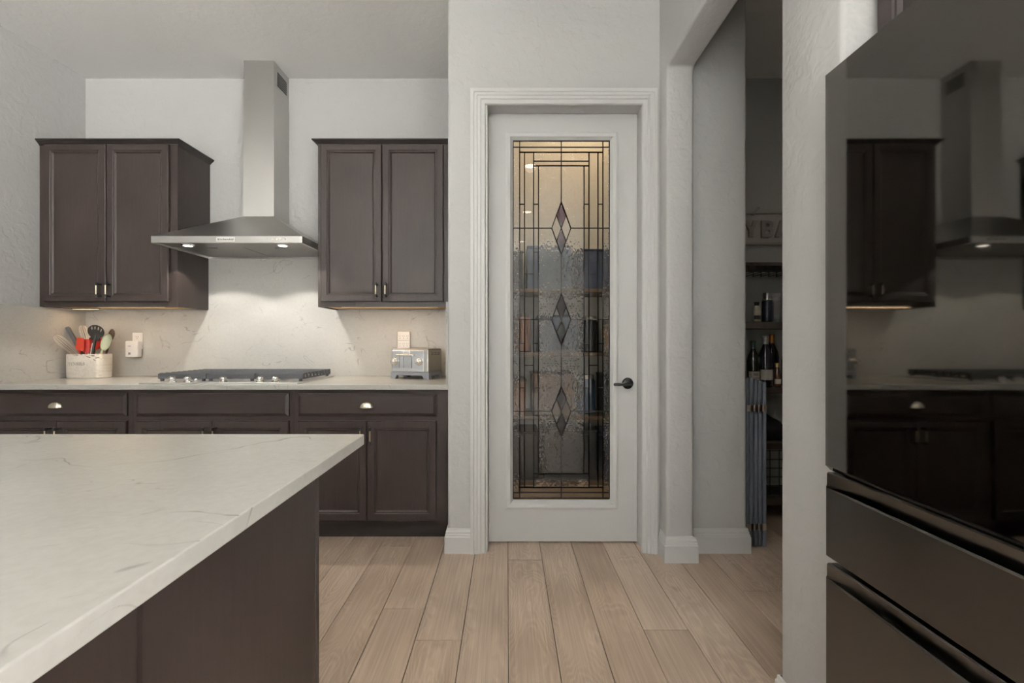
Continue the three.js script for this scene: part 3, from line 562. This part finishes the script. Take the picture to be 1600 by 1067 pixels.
{
  const o = thing('utensil_crock', 'cream oval utensil crock with worn printed lettering, full of kitchen tools', 'crock', [CX, CY, -CZ]);
  const n = 72, hh = 0.162, ring = (a, b, y) => Array.from({ length: n }, (_, i) => { const t = i / n * Math.PI * 2, c = Math.cos(t), s = Math.sin(t), e = 0.42; return [a * Math.sign(c) * Math.pow(Math.abs(c), e), y, b * Math.sign(s) * Math.pow(Math.abs(s), e)]; });
  const rings = [ring(0.001, 0.001, 0), ring(0.117, 0.058, 0), ring(0.121, 0.062, 0.004), ring(0.1225, 0.063, hh * 0.6), ring(0.122, 0.0625, hh - 0.004), ring(0.119, 0.060, hh), ring(0.116, 0.057, hh - 0.004), ring(0.114, 0.055, 0.012), ring(0.001, 0.001, 0.012)];
  const t = []; for (let k = 0; k + 1 < rings.length; k++) for (let i = 0; i < n; i++) { const j = (i + 1) % n; t.push(...quad(rings[k][i], rings[k + 1][i], rings[k + 1][j], rings[k][j])); }
  const tx = canvasTex(512, 340, (x, w, h) => {
    x.fillStyle = '#d9d2c6'; x.fillRect(0, 0, w, h);
    let q = 7; const r = () => { q = (q * 16807) % 2147483647; return q / 2147483647; };
    for (let i = 0; i < 500; i++) { x.fillStyle = `rgba(${150 + r() * 40},${140 + r() * 40},${125 + r() * 40},0.10)`; x.beginPath(); x.arc(r() * w, r() * h, 2 + r() * 14, 0, 7); x.fill(); }
    x.textBaseline = 'middle'; x.font = 'bold 54px serif';
    const word = 'UTENSILS', al = [0.05, 0.35, 0.4, 0.6, 0.85, 0.9, 0.85, 0.8]; let px = 32;
    for (let i = 0; i < word.length; i++) { x.fillStyle = `rgba(84,70,62,${al[i]})`; x.fillText(word[i], px, 138); px += x.measureText(word[i]).width + 1; }
    x.strokeStyle = 'rgba(120,104,92,0.5)'; x.setLineDash([5, 4]); x.lineWidth = 2; x.beginPath(); x.moveTo(72, 108); x.lineTo(300, 108); x.moveTo(72, 170); x.lineTo(300, 170); x.stroke(); x.setLineDash([]);
    // leafy sprig along the rim
    x.strokeStyle = '#8d8174'; x.lineWidth = 4; x.beginPath(); x.moveTo(300, 8); x.quadraticCurveTo(400, 12, 506, 70); x.stroke();
    for (const [a, b, s, rot] of [[200, 14, 20, 0.1], [262, 8, 16, 0], [356, 40, 34, 0.25], [440, 82, 18, 0.6], [470, 52, 26, -0.3], [420, 22, 22, 0.1]]) { x.save(); x.translate(a, b); x.rotate(rot); x.fillStyle = '#7b7066'; x.beginPath(); x.ellipse(0, 0, s, 7, 0, 0, 7); x.fill(); x.restore(); }
  });
  let g = tris(t); g = toCreasedNormals(g, 0.7); const uv = g.attributes.uv, p = g.attributes.position;
  for (let i = 0; i < p.count; i++) uv.setXY(i, (p.getX(i) + 0.1225) / 0.245, p.getY(i) / hh);
  part('body', g, std({ map: tx, roughness: 0.4 }), o, true);
}
// every tool: own axis +y from its foot in the crock to its tip, then leaned
function tool(name, label, foot, tip, build, roll = 0, cat = 'utensil') {
  const o = thing(name, label, cat, foot), d = V(...tip).sub(V(...foot)), L = d.length();
  o.quaternion.setFromUnitVectors(V(0, 1, 0), d.normalize()).multiply(new THREE.Quaternion().setFromAxisAngle(V(0, 1, 0), roll));
  build(o, L); return o;
}
const P = (px, py, dz = 0) => [(px - 793) * (CZ + dz) / 705, 1.163 + (533 - py) * (CZ + dz) / 705, -(CZ + dz)];   // where that tool's tip stands in the room
const bottom = (dx, dz) => [CX + dx, CY + 0.020, -(CZ + dz)];
function whisk(o, L, r, head, mat) {
  part('handle', lathe([[0, 0], [0.007, 0.004], [0.009, 0.05], [0.007, L - head], [0, L - head + 0.004]], 14), M.steelDark, o, true);
  for (let k = 0; k < 6; k++) {
    const a = k / 6 * Math.PI, c = Math.cos(a), s = Math.sin(a), pts = [];
    for (let i = 0; i <= 16; i++) { const t = i / 16 * Math.PI, q = Math.sin(t) ; const w = r * Math.sign(Math.cos(t)) * Math.pow(Math.abs(Math.cos(t)), 0.7) * (0.16 + 0.84 * Math.pow(q, 0.55)); pts.push([w * c, L - head + head * Math.pow(q, 0.9), w * s]); }
    part('wire', tube(pts, 0.0015, 40, 6), mat, o, true);
  }
}
const bladeShape = (w, h, r, y) => { const s = roundedShape([[-w / 2, y, r], [w / 2, y, r], [w * 0.42, y + h, r], [-w * 0.42, y + h, r]]); return prep(new THREE.ExtrudeGeometry(s, { depth: 0.004, bevelEnabled: true, bevelSize: 0.001, bevelThickness: 0.001, bevelSegments: 2 }).translate(0, 0, -0.002)); };
const shaft = (L, r) => lathe([[0, 0], [r, 0.003], [r, L], [0, L + 0.002]], 12);
function bowl(w, h, d, y) { const g = new THREE.SphereGeometry(1, 24, 16, 0, Math.PI * 2, 0, Math.PI / 2).rotateX(-Math.PI / 2).scale(w / 2, h / 2, d); const k = inside(g.clone().scale(0.93, 0.93, 0.9)); return mg([g.translate(0, y + h / 2, 0), k.translate(0, y + h / 2, 0)]); }
tool('balloon_whisk', 'large wire balloon whisk leaning out of the crock to the left', bottom(0.045, 0.026), P(86, 524, -0.125), (o, L) => whisk(o, L, 0.036, 0.19, M.wireSteel));
tool('balloon_whisk', 'upright wire whisk standing in the middle of the crock', bottom(0.01, 0.038), P(128, 508, 0.05), (o, L) => whisk(o, L, 0.033, 0.16, M.wireSteel));
tool('kitchen_tongs', 'dark long-handled tool with a thick grip leaning left behind the red spatula', bottom(0.0, 0.034), P(105, 511, -0.015), (o, L) => { part('arm', bx(-0.011, 0.011, 0, L, -0.012, -0.004, 0.003), M.plasticBlack, o, true); part('arm', bx(-0.010, 0.012, 0, L - 0.006, 0.004, 0.012, 0.003), M.plasticDarkBrown, o, true); part('hinge', cyl(0.006, 0.006, 0.026, 12).rotateX(Math.PI / 2).translate(0, 0.01, 0), M.chrome, o, true); }, 0.5);
tool('spatula', 'small bright red spatula at the front of the crock', bottom(-0.05, -0.03), P(126, 528, -0.045), (o, L) => { part('blade', bladeShape(0.054, 0.085, 0.010, L - 0.085), M.orangeRed, o, true); part('handle', shaft(L - 0.08, 0.006), M.red, o, true); });
tool('spatula', 'narrow red spatula standing right of the small bright red one', bottom(-0.02, -0.012), P(136, 530, -0.02), (o, L) => { part('blade', bladeShape(0.036, 0.09, 0.008, L - 0.09), M.red, o, true); part('handle', shaft(L - 0.085, 0.006), M.red, o, true); }, 0.3);
tool('ladle', 'glossy red ladle with a wide round bowl', bottom(0.018, 0.0), P(149, 524, 0.0), (o, L) => { part('bowl', bowl(0.098, 0.098, 0.036, L - 0.098), M.red, o, true); part('handle', shaft(L - 0.095, 0.006), M.red, o, true); });
tool('skimmer', 'black slotted skimmer rising tallest above the red ladle', bottom(0.032, -0.036), P(152, 508, -0.06), (o, L) => {
  const s = new THREE.Shape(); s.absellipse(0, 0, 0.056, 0.045, 0, Math.PI * 2);
  for (const [a, b] of [[-0.030, 0.018], [-0.010, 0.024], [0.012, 0.024], [0.032, 0.016]]) { const h = new THREE.Path(); h.absellipse(a, b, 0.0055, 0.012, 0, Math.PI * 2, false, -a * 6); s.holes.push(h); }
  const g = new THREE.ExtrudeGeometry(s, { depth: 0.004, bevelEnabled: false, curveSegments: 24 }).translate(0, L - 0.045, 0);
  part('slotted_head', prep(g), M.plasticBlack, o, true); part('handle', shaft(L - 0.06, 0.0085), M.plasticBlack, o, true); part('neck', bladeShape(0.060, 0.055, 0.008, L - 0.105), M.plasticBlack, o, true);
});
tool('spoon', 'brown-black nylon spoon leaning right at the back of the crock', bottom(0.045, 0.036), P(176, 514, 0.035), (o, L) => { part('bowl', bowl(0.052, 0.085, 0.014, L - 0.085), M.plasticDarkBrown, o, true); part('handle', shaft(L - 0.08, 0.006), M.plasticBlack, o, true); }, -0.2);
tool('spoon', 'pale green silicone spoon at the right front of the crock', bottom(0.03, -0.015), P(171, 522, -0.05), (o, L) => { part('bowl', bowl(0.068, 0.125, 0.016, L - 0.125), M.paleGreen, o, true); part('handle', shaft(L - 0.12, 0.006), M.paleGreen, o, true); });
tool('spoon', 'short cream white spoon handle poking out before the red ladle', bottom(0.0, -0.02), P(147, 535, -0.048), (o, L) => part('handle', lathe([[0, 0], [0.005, 0.003], [0.006, L * 0.5], [0.009, L - 0.012], [0.006, L - 0.002], [0, L]], 14), M.creamPlastic, o, true));
{
  const o = thing('toaster', 'stainless steel toaster with two chrome dials standing on the worktop beside the wall', 'toaster', [-0.643, 0.9145, -2.957]);
  o.rotation.y = -0.30;
  const w = 0.138, D = 0.200, L = (name, g, m, p = o) => part(name, g, m, p, true);   // own axes: front at z = 0, body towards -z
  const bxl = (a, b, c, d, z0, z1, r) => bx(a, b, c, d, z0, z1, r);
  L('body', uvm(bxl(-w, w, 0.045, 0.192, 0, D, 0.010), true), M.steel);
  const shelf = new THREE.Shape([[-w, 0], [-w, 0.046], [w, 0.046], [w, 0], [w - 0.032, 0], [w - 0.044, 0.026], [-w + 0.044, 0.026], [-w + 0.032, 0]].map(p => new THREE.Vector2(...p)));
  L('base', mg([prep(new THREE.ExtrudeGeometry(shelf, { depth: 0.02, bevelEnabled: true, bevelSize: 0.001, bevelThickness: 0.001 }).translate(0, 0, -0.021)), prep(new THREE.ExtrudeGeometry(shelf, { depth: 0.02, bevelEnabled: false }).translate(0, 0, -D)), bxl(-w, w, 0.022, 0.046, 0.021, D - 0.02), bxl(w - 0.03, w, 0, 0.03, 0.02, 0.045), bxl(-w, -w + 0.03, 0, 0.03, 0.02, 0.045), bxl(w - 0.03, w, 0, 0.03, D - 0.045, D - 0.02), bxl(-w, -w + 0.03, 0, 0.03, D - 0.045, D - 0.02)]), M.greyPlastic);
  const top = L('top_cover', bxl(-w + 0.002, w - 0.002, 0.186, 0.199, 0.002, D - 0.002, 0.006), M.steelDark);
  for (const k of [-0.062, 0.022]) L('bread_slot', bxl(k - 0.008 + 0.012, k + 0.024 + 0.012, 0.1985, 0.1995, 0.035, D - 0.035), M.plasticBlack, top);
  L('face_plate', uvm(bxl(-w + 0.010, w - 0.034, 0.050, 0.186, -0.003, 0.001, 0.0015), true), std({ color: lin(0.80, 0.83, 0.86), metalness: 0.9, roughness: 0.2 }));
  for (const k of [-0.072, -0.041, 0.018]) L('lever_slot', bxl(k - 0.002, k + 0.002, 0.072, 0.150, -0.0036, -0.0028), M.plasticBlack);
  L('lever', mg([bxl(-0.086, 0.038, 0.150, 0.163, -0.034, -0.020, 0.005), bxl(-0.043, -0.039, 0.148, 0.158, -0.022, -0.003), bxl(0.016, 0.020, 0.148, 0.158, -0.022, -0.003)]), M.chrome);
  for (const k of [-0.108, 0.072]) {
    const d = L('dial', lathe([[0, 0.010], [0.019, 0.010], [0.023, 0.006], [0.024, 0]]).rotateX(Math.PI / 2).translate(k, 0.115, 0.003), M.nickel);
    L('dial_grip', lathe([[0, 0.034], [0.011, 0.034], [0.0145, 0.030], [0.015, 0.010]]).rotateX(Math.PI / 2).translate(k, 0.115, 0.003), M.chrome, d);
  }
  const tx = canvasTex(128, 48, (x, a, b) => { x.fillStyle = '#e3e6e8'; x.fillRect(0, 0, a, b); x.fillStyle = '#55595c'; x.font = 'bold 34px sans-serif'; x.textAlign = 'center'; x.textBaseline = 'middle'; x.fillText('WOLF', a / 2, b / 2 + 1); });
  L('nameplate', prep(new THREE.BoxGeometry(0.050, 0.017, 0.003).translate(-0.018, 0.176, 0.0045)), std({ map: tx, roughness: 0.3 }));
  L('vent', mg([0, 1].flatMap(k => [0, 1, 2].map(i => bxl(w - 0.0008, w + 0.0006, 0.158 + k * 0.010, 0.162 + k * 0.010, 0.040 + i * 0.045, 0.075 + i * 0.045)))), M.plasticBlack);
}

/* ------------------------------------------------------------------ pantry behind the glazed door */
{
  const shelfM = std({ color: lin(0.13, 0.085, 0.055), roughness: 0.6 }), o = thing('pantry_shelving', 'wooden pantry shelves seen through the leaded glass door', 'shelf', [0.49, 0, -3.05]);
  for (const y of [1.50, 1.09, 0.68, 0.26]) part('shelf', bx(-0.188, 1.168, y - 0.022, y, 2.90, ZB - 0.001, 0.002), shelfM, o);
  for (const x of [-0.189, 1.148]) for (const y of [1.50, 1.09, 0.68]) part('cleat', bx(x, x + 0.018, y - 0.062, y - 0.023, 2.92, ZB - 0.002), shelfM, o);
  part('toe_board', bx(-0.188, 1.168, 0.001, 0.237, 2.91, 2.93), std({ color: lin(0.40, 0.28, 0.17), roughness: 0.6 }), o);
  const pal = { 'dark blue': lin(0.008, 0.022, 0.065), 'dark grey': lin(0.012, 0.015, 0.022), brown: lin(0.08, 0.04, 0.02), 'orange-brown': lin(0.17, 0.065, 0.022), black: lin(0.012, 0.012, 0.013), 'slate blue': lin(0.022, 0.05, 0.105), tan: lin(0.30, 0.20, 0.11) };
  const mats = Object.fromEntries(Object.entries(pal).map(([k, c]) => [k, std({ color: c, roughness: 0.45 })]));
  const names = { 1.5: 'top', 1.09: 'second', 0.68: 'third', 0.26: 'lowest' };
  const bin = (x0, x1, y, h, col, what) => {
    const t = thing('storage_bin', `${col} storage bin ${what} on the ${names[y]} pantry shelf`, 'bin', [(x0 + x1) / 2, y, -3.06]);
    part('body', mg([bx(x0, x0 + 0.006, y + 0.006, y + h, 2.94, 3.2), bx(x1 - 0.006, x1, y + 0.006, y + h, 2.94, 3.2), bx(x0, x1, y + 0.0005, y + 0.006, 2.94, 3.2), bx(x0 + 0.006, x1 - 0.006, y + 0.006, y + h, 2.94, 2.946), bx(x0 + 0.006, x1 - 0.006, y + 0.006, y + h, 3.194, 3.2)]), mats[col], t);
    part('lid', bx(x0 - 0.004, x1 + 0.004, y + h, y + h + 0.014, 2.935, 3.205, 0.004), mats[col], t);
  };
  const jar = (x, y, r, h, col, what, z = 3.03) => {
    const t = thing('storage_jar', `${col} storage jar ${what} on the ${names[y]} pantry shelf`, 'jar', [x, y, -z]);
    part('body', lathe([[0, 0.001], [r * 0.92, 0.001], [r, 0.01], [r, h * 0.82], [r * 0.8, h * 0.9], [r * 0.8, h * 0.92]]), mats[col], t, true);
    part('lid', lathe([[r * 0.84, h * 0.9], [r * 0.84, h * 0.99], [r * 0.8, h], [0, h]]), M.steelDark, t, true);
  };
  bin(-0.15, 0.10, 1.5, 0.24, 'dark grey', 'leftmost'); bin(0.13, 0.42, 1.5, 0.27, 'slate blue', 'beside the dark grey one'); bin(0.46, 0.74, 1.5, 0.25, 'dark blue', 'right of the slate one'); bin(0.79, 1.10, 1.5, 0.22, 'brown', 'rightmost');
  jar(-0.05, 1.09, 0.06, 0.24, 'brown', 'leftmost'); jar(0.10, 1.09, 0.06, 0.26, 'orange-brown', 'beside the brown one'); bin(0.20, 0.46, 1.09, 0.23, 'dark blue', 'in the middle'); jar(0.55, 1.09, 0.055, 0.24, 'dark grey', 'right of the blue bin'); jar(0.69, 1.09, 0.055, 0.21, 'tan', 'rightmost of the jars'); bin(0.80, 1.1, 1.09, 0.24, 'black', 'in the right corner');
  bin(-0.15, 0.12, 0.68, 0.22, 'orange-brown', 'leftmost'); bin(0.16, 0.44, 0.68, 0.26, 'brown', 'in the middle'); jar(0.53, 0.68, 0.06, 0.26, 'slate blue', 'right of the brown bin'); bin(0.63, 0.95, 0.68, 0.25, 'dark grey', 'on the right');
  bin(-0.15, 0.20, 0.26, 0.30, 'black', 'on the left'); bin(0.24, 0.58, 0.26, 0.31, 'dark grey', 'in the middle'); bin(0.62, 1.0, 0.26, 0.29, 'dark blue', 'on the right');
  const lamp = thing('ceiling_light', 'round flush ceiling light inside the pantry', 'light', [0.5, H, -2.92]);
  part('base', lathe([[0, -0.001], [0.09, -0.001], [0.09, -0.02], [0.08, -0.024]]), M.trim, lamp, true);
  part('diffuser', lathe([[0.08, -0.02], [0.07, -0.045], [0.04, -0.055], [0, -0.058]]), M.warmGlow, lamp, true);
  const l = new THREE.PointLight(0xffe2bd, PANTRY_POWER, 8, 2); l.position.set(0.5, H - 0.09, -2.92); l.castShadow = true; l.shadow.radius = 3; scene.add(l);
}

/* ------------------------------------------------------------------ bar nook past the opening */
{
  // folded screen of five hinged panels
  const blue = std({ color: lin(0.12, 0.135, 0.16), roughness: 0.55 }), hingeM = std({ color: lin(0.33, 0.28, 0.23), metalness: 0.6, roughness: 0.5 });
  const o = thing('folding_gate', 'folded blue-grey panel gate with metal hinges standing against the wall end', 'gate', [1.40, 0, -2.66]);
  for (let k = 0; k < 5; k++) {
    const x0 = 1.345 + k * 0.0245, top = 0.960 - Math.abs(k - 0.6) * 0.0085;
    part('panel', bx(x0, x0 + 0.0182, 0.002, top, 2.545 + (k % 2) * 0.004, 3.0, 0.003), blue, o);
  }
  for (const y of [0.785, 0.115]) for (let k = 0; k < 4; k++) part('hinge', mg([bx(1.349 + k * 0.0245, 1.386 + k * 0.0245, y - 0.018, y + 0.018, 2.5425, 2.5455), rod([1.3675 + k * 0.0245, y - 0.02, -2.5425], [1.3675 + k * 0.0245, y + 0.02, -2.5425], 0.0032, 8)]), hingeM, o);
  const wood = std({ color: lin(0.06, 0.045, 0.035), roughness: 0.6 });
  const r = thing('bar_rack', 'dark wood and black metal bar rack with shelves behind the folded gate', 'rack', [2.0, 0, -3.07]);
  const x0 = 1.50, x1 = 2.5, zn = 2.93, zf = 3.215;
  for (const [a, b] of [[x0, zn], [x1 - 0.025, zn], [x0, zf - 0.025], [x1 - 0.025, zf - 0.025]]) part('post', bx(a, a + 0.025, 0.001, 1.67, b, b + 0.025), M.blackMetal, r);
  for (const y of [1.288, 0.862, 0.50, 0.14]) part('shelf', bx(x0 + 0.001, x1 - 0.001, y - 0.042, y, zn + 0.001, zf - 0.001), wood, r);
  part('top_shelf', bx(x0, x1, 1.655, 1.675, zn, zf), wood, r);
  for (let k = 0; k < 8; k++) { const x = x0 + 0.07 + k * 0.055; part('glass_rail', mg([rod([x, 1.62, -zn - 0.01], [x, 1.62, -zf + 0.02], 0.003, 8), rod([x, 1.62, -zn - 0.01], [x, 1.655, -zn - 0.01], 0.003, 8), rod([x, 1.62, -zf + 0.03], [x, 1.655, -zf + 0.03], 0.003, 8), rod([x, 1.62, -zn - 0.01], [x + 0.024, 1.615, -zn - 0.01], 0.003, 8)]), M.blackMetal, r); }
  const grid = []; for (let k = 0; k <= 8; k++) grid.push(rod([x0 + 0.03 + k * 0.06, 0.16, -zn - 0.01], [x0 + 0.03 + k * 0.06, 0.455, -zn - 0.01], 0.003, 6)); for (let k = 0; k <= 5; k++) grid.push(rod([x0 + 0.03, 0.165 + k * 0.057, -zn - 0.01], [x0 + 0.51, 0.165 + k * 0.057, -zn - 0.01], 0.003, 6));
  part('wire_panel', mg(grid), M.blackMetal, r);
  function bottle(name, label, x, z, y, R, h, neck, col, foil, lab, cat = 'bottle') {
    const b = thing(name, label, cat, [x, y + 0.0008, -z]);
    part('body', lathe([[0, 0], [R * 0.9, 0], [R, 0.008], [R, h * 0.56], [R * 0.86, h * 0.66], [neck * 1.2, h * 0.80], [neck, h * 0.86], [neck, h * 0.965], [neck * 1.15, h * 0.97], [neck * 1.15, h], [0, h]], 28), col, b, true);
    if (foil) part('foil', lathe([[neck * 1.08, h * 0.80], [neck * 1.1, h * 0.96], [neck * 1.22, h * 0.97], [neck * 1.2, h + 0.002], [0, h + 0.003]], 24), foil, b, true);
    if (lab) part('label', prep(new THREE.CylinderGeometry(R * 1.012, R * 1.012, h * 0.2, 24, 1, true, -1.2, 2.4).translate(0, h * 0.24, 0)), lab, b, true);
    return b;
  }
  const gl = (r_, g_, b_) => phy({ color: lin(r_, g_, b_), roughness: 0.08, clearcoat: 0.5 });
  const labelTex = (txt) => canvasTex(128, 64, (x, w, h) => { x.fillStyle = '#cfc9bd'; x.fillRect(0, 0, w, h); x.fillStyle = '#3a3632'; x.font = 'bold 22px serif'; x.textAlign = 'center'; x.fillText(txt, w / 2, 30); x.fillRect(30, 44, 68, 3); });
  const paper = std({ color: lin(0.62, 0.58, 0.52), roughness: 0.7 }), paperT = std({ map: labelTex('TEN'), roughness: 0.7 });
  bottle('wine_bottle', 'dark green wine bottle with a cream label, leftmost on the bottle shelf', 1.625, 2.985, 0.862, 0.038, 0.30, 0.0135, gl(0.018, 0.025, 0.012), std({ color: lin(0.02, 0.05, 0.035), roughness: 0.4 }), paperT);
  bottle('champagne_bottle', 'black sparkling wine bottle with silver foil neck and pale label', 1.706, 2.985, 0.862, 0.044, 0.335, 0.015, gl(0.010, 0.012, 0.018), std({ color: lin(0.5, 0.48, 0.46), metalness: 0.7, roughness: 0.4 }), paper);
  bottle('champagne_bottle', 'dark sparkling wine bottle with orange foil neck behind the silver one', 1.815, 3.10, 0.862, 0.044, 0.345, 0.015, gl(0.012, 0.012, 0.012), std({ color: lin(0.50, 0.20, 0.03), metalness: 0.4, roughness: 0.4 }), null);
  bottle('liqueur_bottle', 'small dark bottle with a gold round stopper right of the sparkling wines', 1.772, 2.965, 0.862, 0.022, 0.155, 0.011, gl(0.10, 0.045, 0.025), std({ color: lin(0.55, 0.33, 0.14), metalness: 0.7, roughness: 0.35 }), paper);
  bottle('wine_bottle', 'tall black bottle half hidden at the right end of the bottle shelf', 1.865, 3.0, 0.862, 0.038, 0.31, 0.0135, gl(0.012, 0.011, 0.012), null, null);
  bottle('mixer_bottle', 'small cream bottle with a black cap on the upper shelf', 1.648, 2.985, 1.288, 0.023, 0.13, 0.013, std({ color: lin(0.55, 0.50, 0.38), roughness: 0.4 }), M.plasticBlack, std({ color: lin(0.08, 0.07, 0.06), roughness: 0.6 }));
  const s = thing('insulated_flask', 'navy insulated flask with a steel cap on the upper shelf', 'flask', [1.722, 1.2885, -2.99]);
  part('body', lathe([[0, 0], [0.031, 0], [0.033, 0.006], [0.033, 0.135], [0.029, 0.148], [0.0, 0.148]]), std({ color: lin(0.012, 0.018, 0.04), roughness: 0.4 }), s, true);
  part('cap', lathe([[0.024, 0.148], [0.025, 0.19], [0.022, 0.196], [0, 0.196]]), M.steelDark, s, true);
  part('ring', lathe([[0.0295, 0.146], [0.030, 0.149], [0.029, 0.152]]), M.brass, s, true);
  const cupM = phy({ color: lin(0.9, 0.9, 0.9), transmission: 0.85, thickness: 0, roughness: 0.15 });
  for (let k = 0; k < 4; k++) solo('plastic_cup', lathe([[0, 0.002], [0.024, 0.002], [0.026, 0.004], [0.036, 0.115], [0.038, 0.116], [0.0365, 0.118]]).translate(1.795, 1.2885 + k * 0.026, -3.03), cupM, ['lowest clear plastic cup of the stack behind the navy flask', 'second clear plastic cup from the bottom of the stack behind the flask', 'third clear plastic cup up in the stack behind the flask', 'topmost clear plastic cup of the stack behind the flask'][k], 'cup', 'stacked clear cups on the bar rack');
  solo('wire_basket_cloth', (() => { const g = new THREE.SphereGeometry(0.14, 24, 12); const p = g.attributes.position; for (let i = 0; i < p.count; i++) { const k = 1 + 0.16 * Math.sin(p.getX(i) * 40 + 1) * Math.cos(p.getZ(i) * 33); p.setXYZ(i, p.getX(i) * k, Math.max(-0.06, p.getY(i) * 0.75 * k), p.getZ(i) * 0.75 * k); } g.computeVertexNormals(); return prep(g.translate(1.72, 0.5615, -3.07)); })(), std({ color: lin(0.012, 0.012, 0.014), roughness: 0.9 }), 'crumpled black bag lying on the shelf under the bottles', 'bag');
  // sign on the far wall
  const font = await new FontLoader().loadAsync('fonts/droid/droid_sans_bold.typeface.json');
  const sg = thing('wall_sign', 'pale framed sign with raised metal letters on the nook wall', 'sign', [1.83, 1.96, -ZB + 0.002]);
  const signM = std({ color: lin(0.42, 0.40, 0.37), metalness: 0.5, roughness: 0.35 });
  part('backing', bx(1.56, 2.16, 1.855, 2.085, ZB - 0.012, ZB - 0.001, 0.003), std({ color: lin(0.50, 0.475, 0.44), roughness: 0.3 }), sg);
  part('frame', mg([bx(1.55, 2.17, 1.85, 1.868, ZB - 0.022, ZB - 0.001, 0.003), bx(1.55, 2.17, 2.072, 2.085, ZB - 0.022, ZB - 0.001, 0.003)]), signM, sg);
  let lx = 1.688; for (const ch of 'YBAC') { const g = new TextGeometry(ch, { font, size: 0.118, depth: 0.012, curveSegments: 6, bevelEnabled: true, bevelSize: 0.002, bevelThickness: 0.002, bevelSegments: 2 }); g.computeBoundingBox(); const w = g.boundingBox.max.x; part('letter', prep(g.translate(lx, 1.905, -ZB + 0.014)), signM, sg); lx += w + 0.012; }
  part('accent_stroke', rod([1.745, 2.065, -ZB + 0.02], [1.795, 2.115, -ZB + 0.02], 0.008), signM, sg);
}

solo('area_rug', uvm(bx(-2.7, 6.2, 0.0005, 0.012, -4.95, -0.9, 0.004)), std({ color: lin(0.80, 0.79, 0.77), roughness: 0.95 }), 'large off-white area rug lying by the rear glass doors', 'rug');
/* ------------------------------------------------------------------ recessed ceiling lights */
{
  const names = [[0.247, 0.385, 'nearer recessed ceiling light reflected in the glass door, in line with the door'], [0.288, -1.346, 'farther recessed ceiling light reflected in the glass door, behind the camera'], [-1.5, 0.385, 'recessed ceiling light over the island'], [-1.5, -1.346, 'recessed ceiling light over the near end of the island'], [-1.5, -3.3, 'recessed ceiling light by the glass doors, island side'], [0.288, -3.3, 'recessed ceiling light by the glass doors, in line with the pantry door'], [2.6, -1.346, 'recessed ceiling light behind the refrigerator wall'], [2.6, -3.3, 'recessed ceiling light by the wide rear window'], [2.35, 2.1, 'recessed ceiling light in the passage before the bar rack']];
  for (const [x, Z, label] of names) {
    const o = thing('recessed_light', label, 'light', [x, H, -Z]);
    part('trim_ring', lathe([[0.062, -0.004], [0.075, -0.006], [0.088, -0.004], [0.090, -0.0005]]), M.trim, o, true);
    part('lens', lathe([[0, -0.003], [0.062, -0.003], [0.063, -0.001]]), M.glow, o, true);
    const s = new THREE.SpotLight(Z > 2 ? 0xffdcb4 : 0xfff5ea, Z > 2 ? 0.35 * CAN_POWER : CAN_POWER, 12, 1.3, 0.8, 2); s.position.set(x, H - 0.012, -Z); s.target.position.set(x, 0, -Z); s.castShadow = true; s.shadow.radius = 3; scene.add(s, s.target);
  }
}
renderer.render(scene, camera);
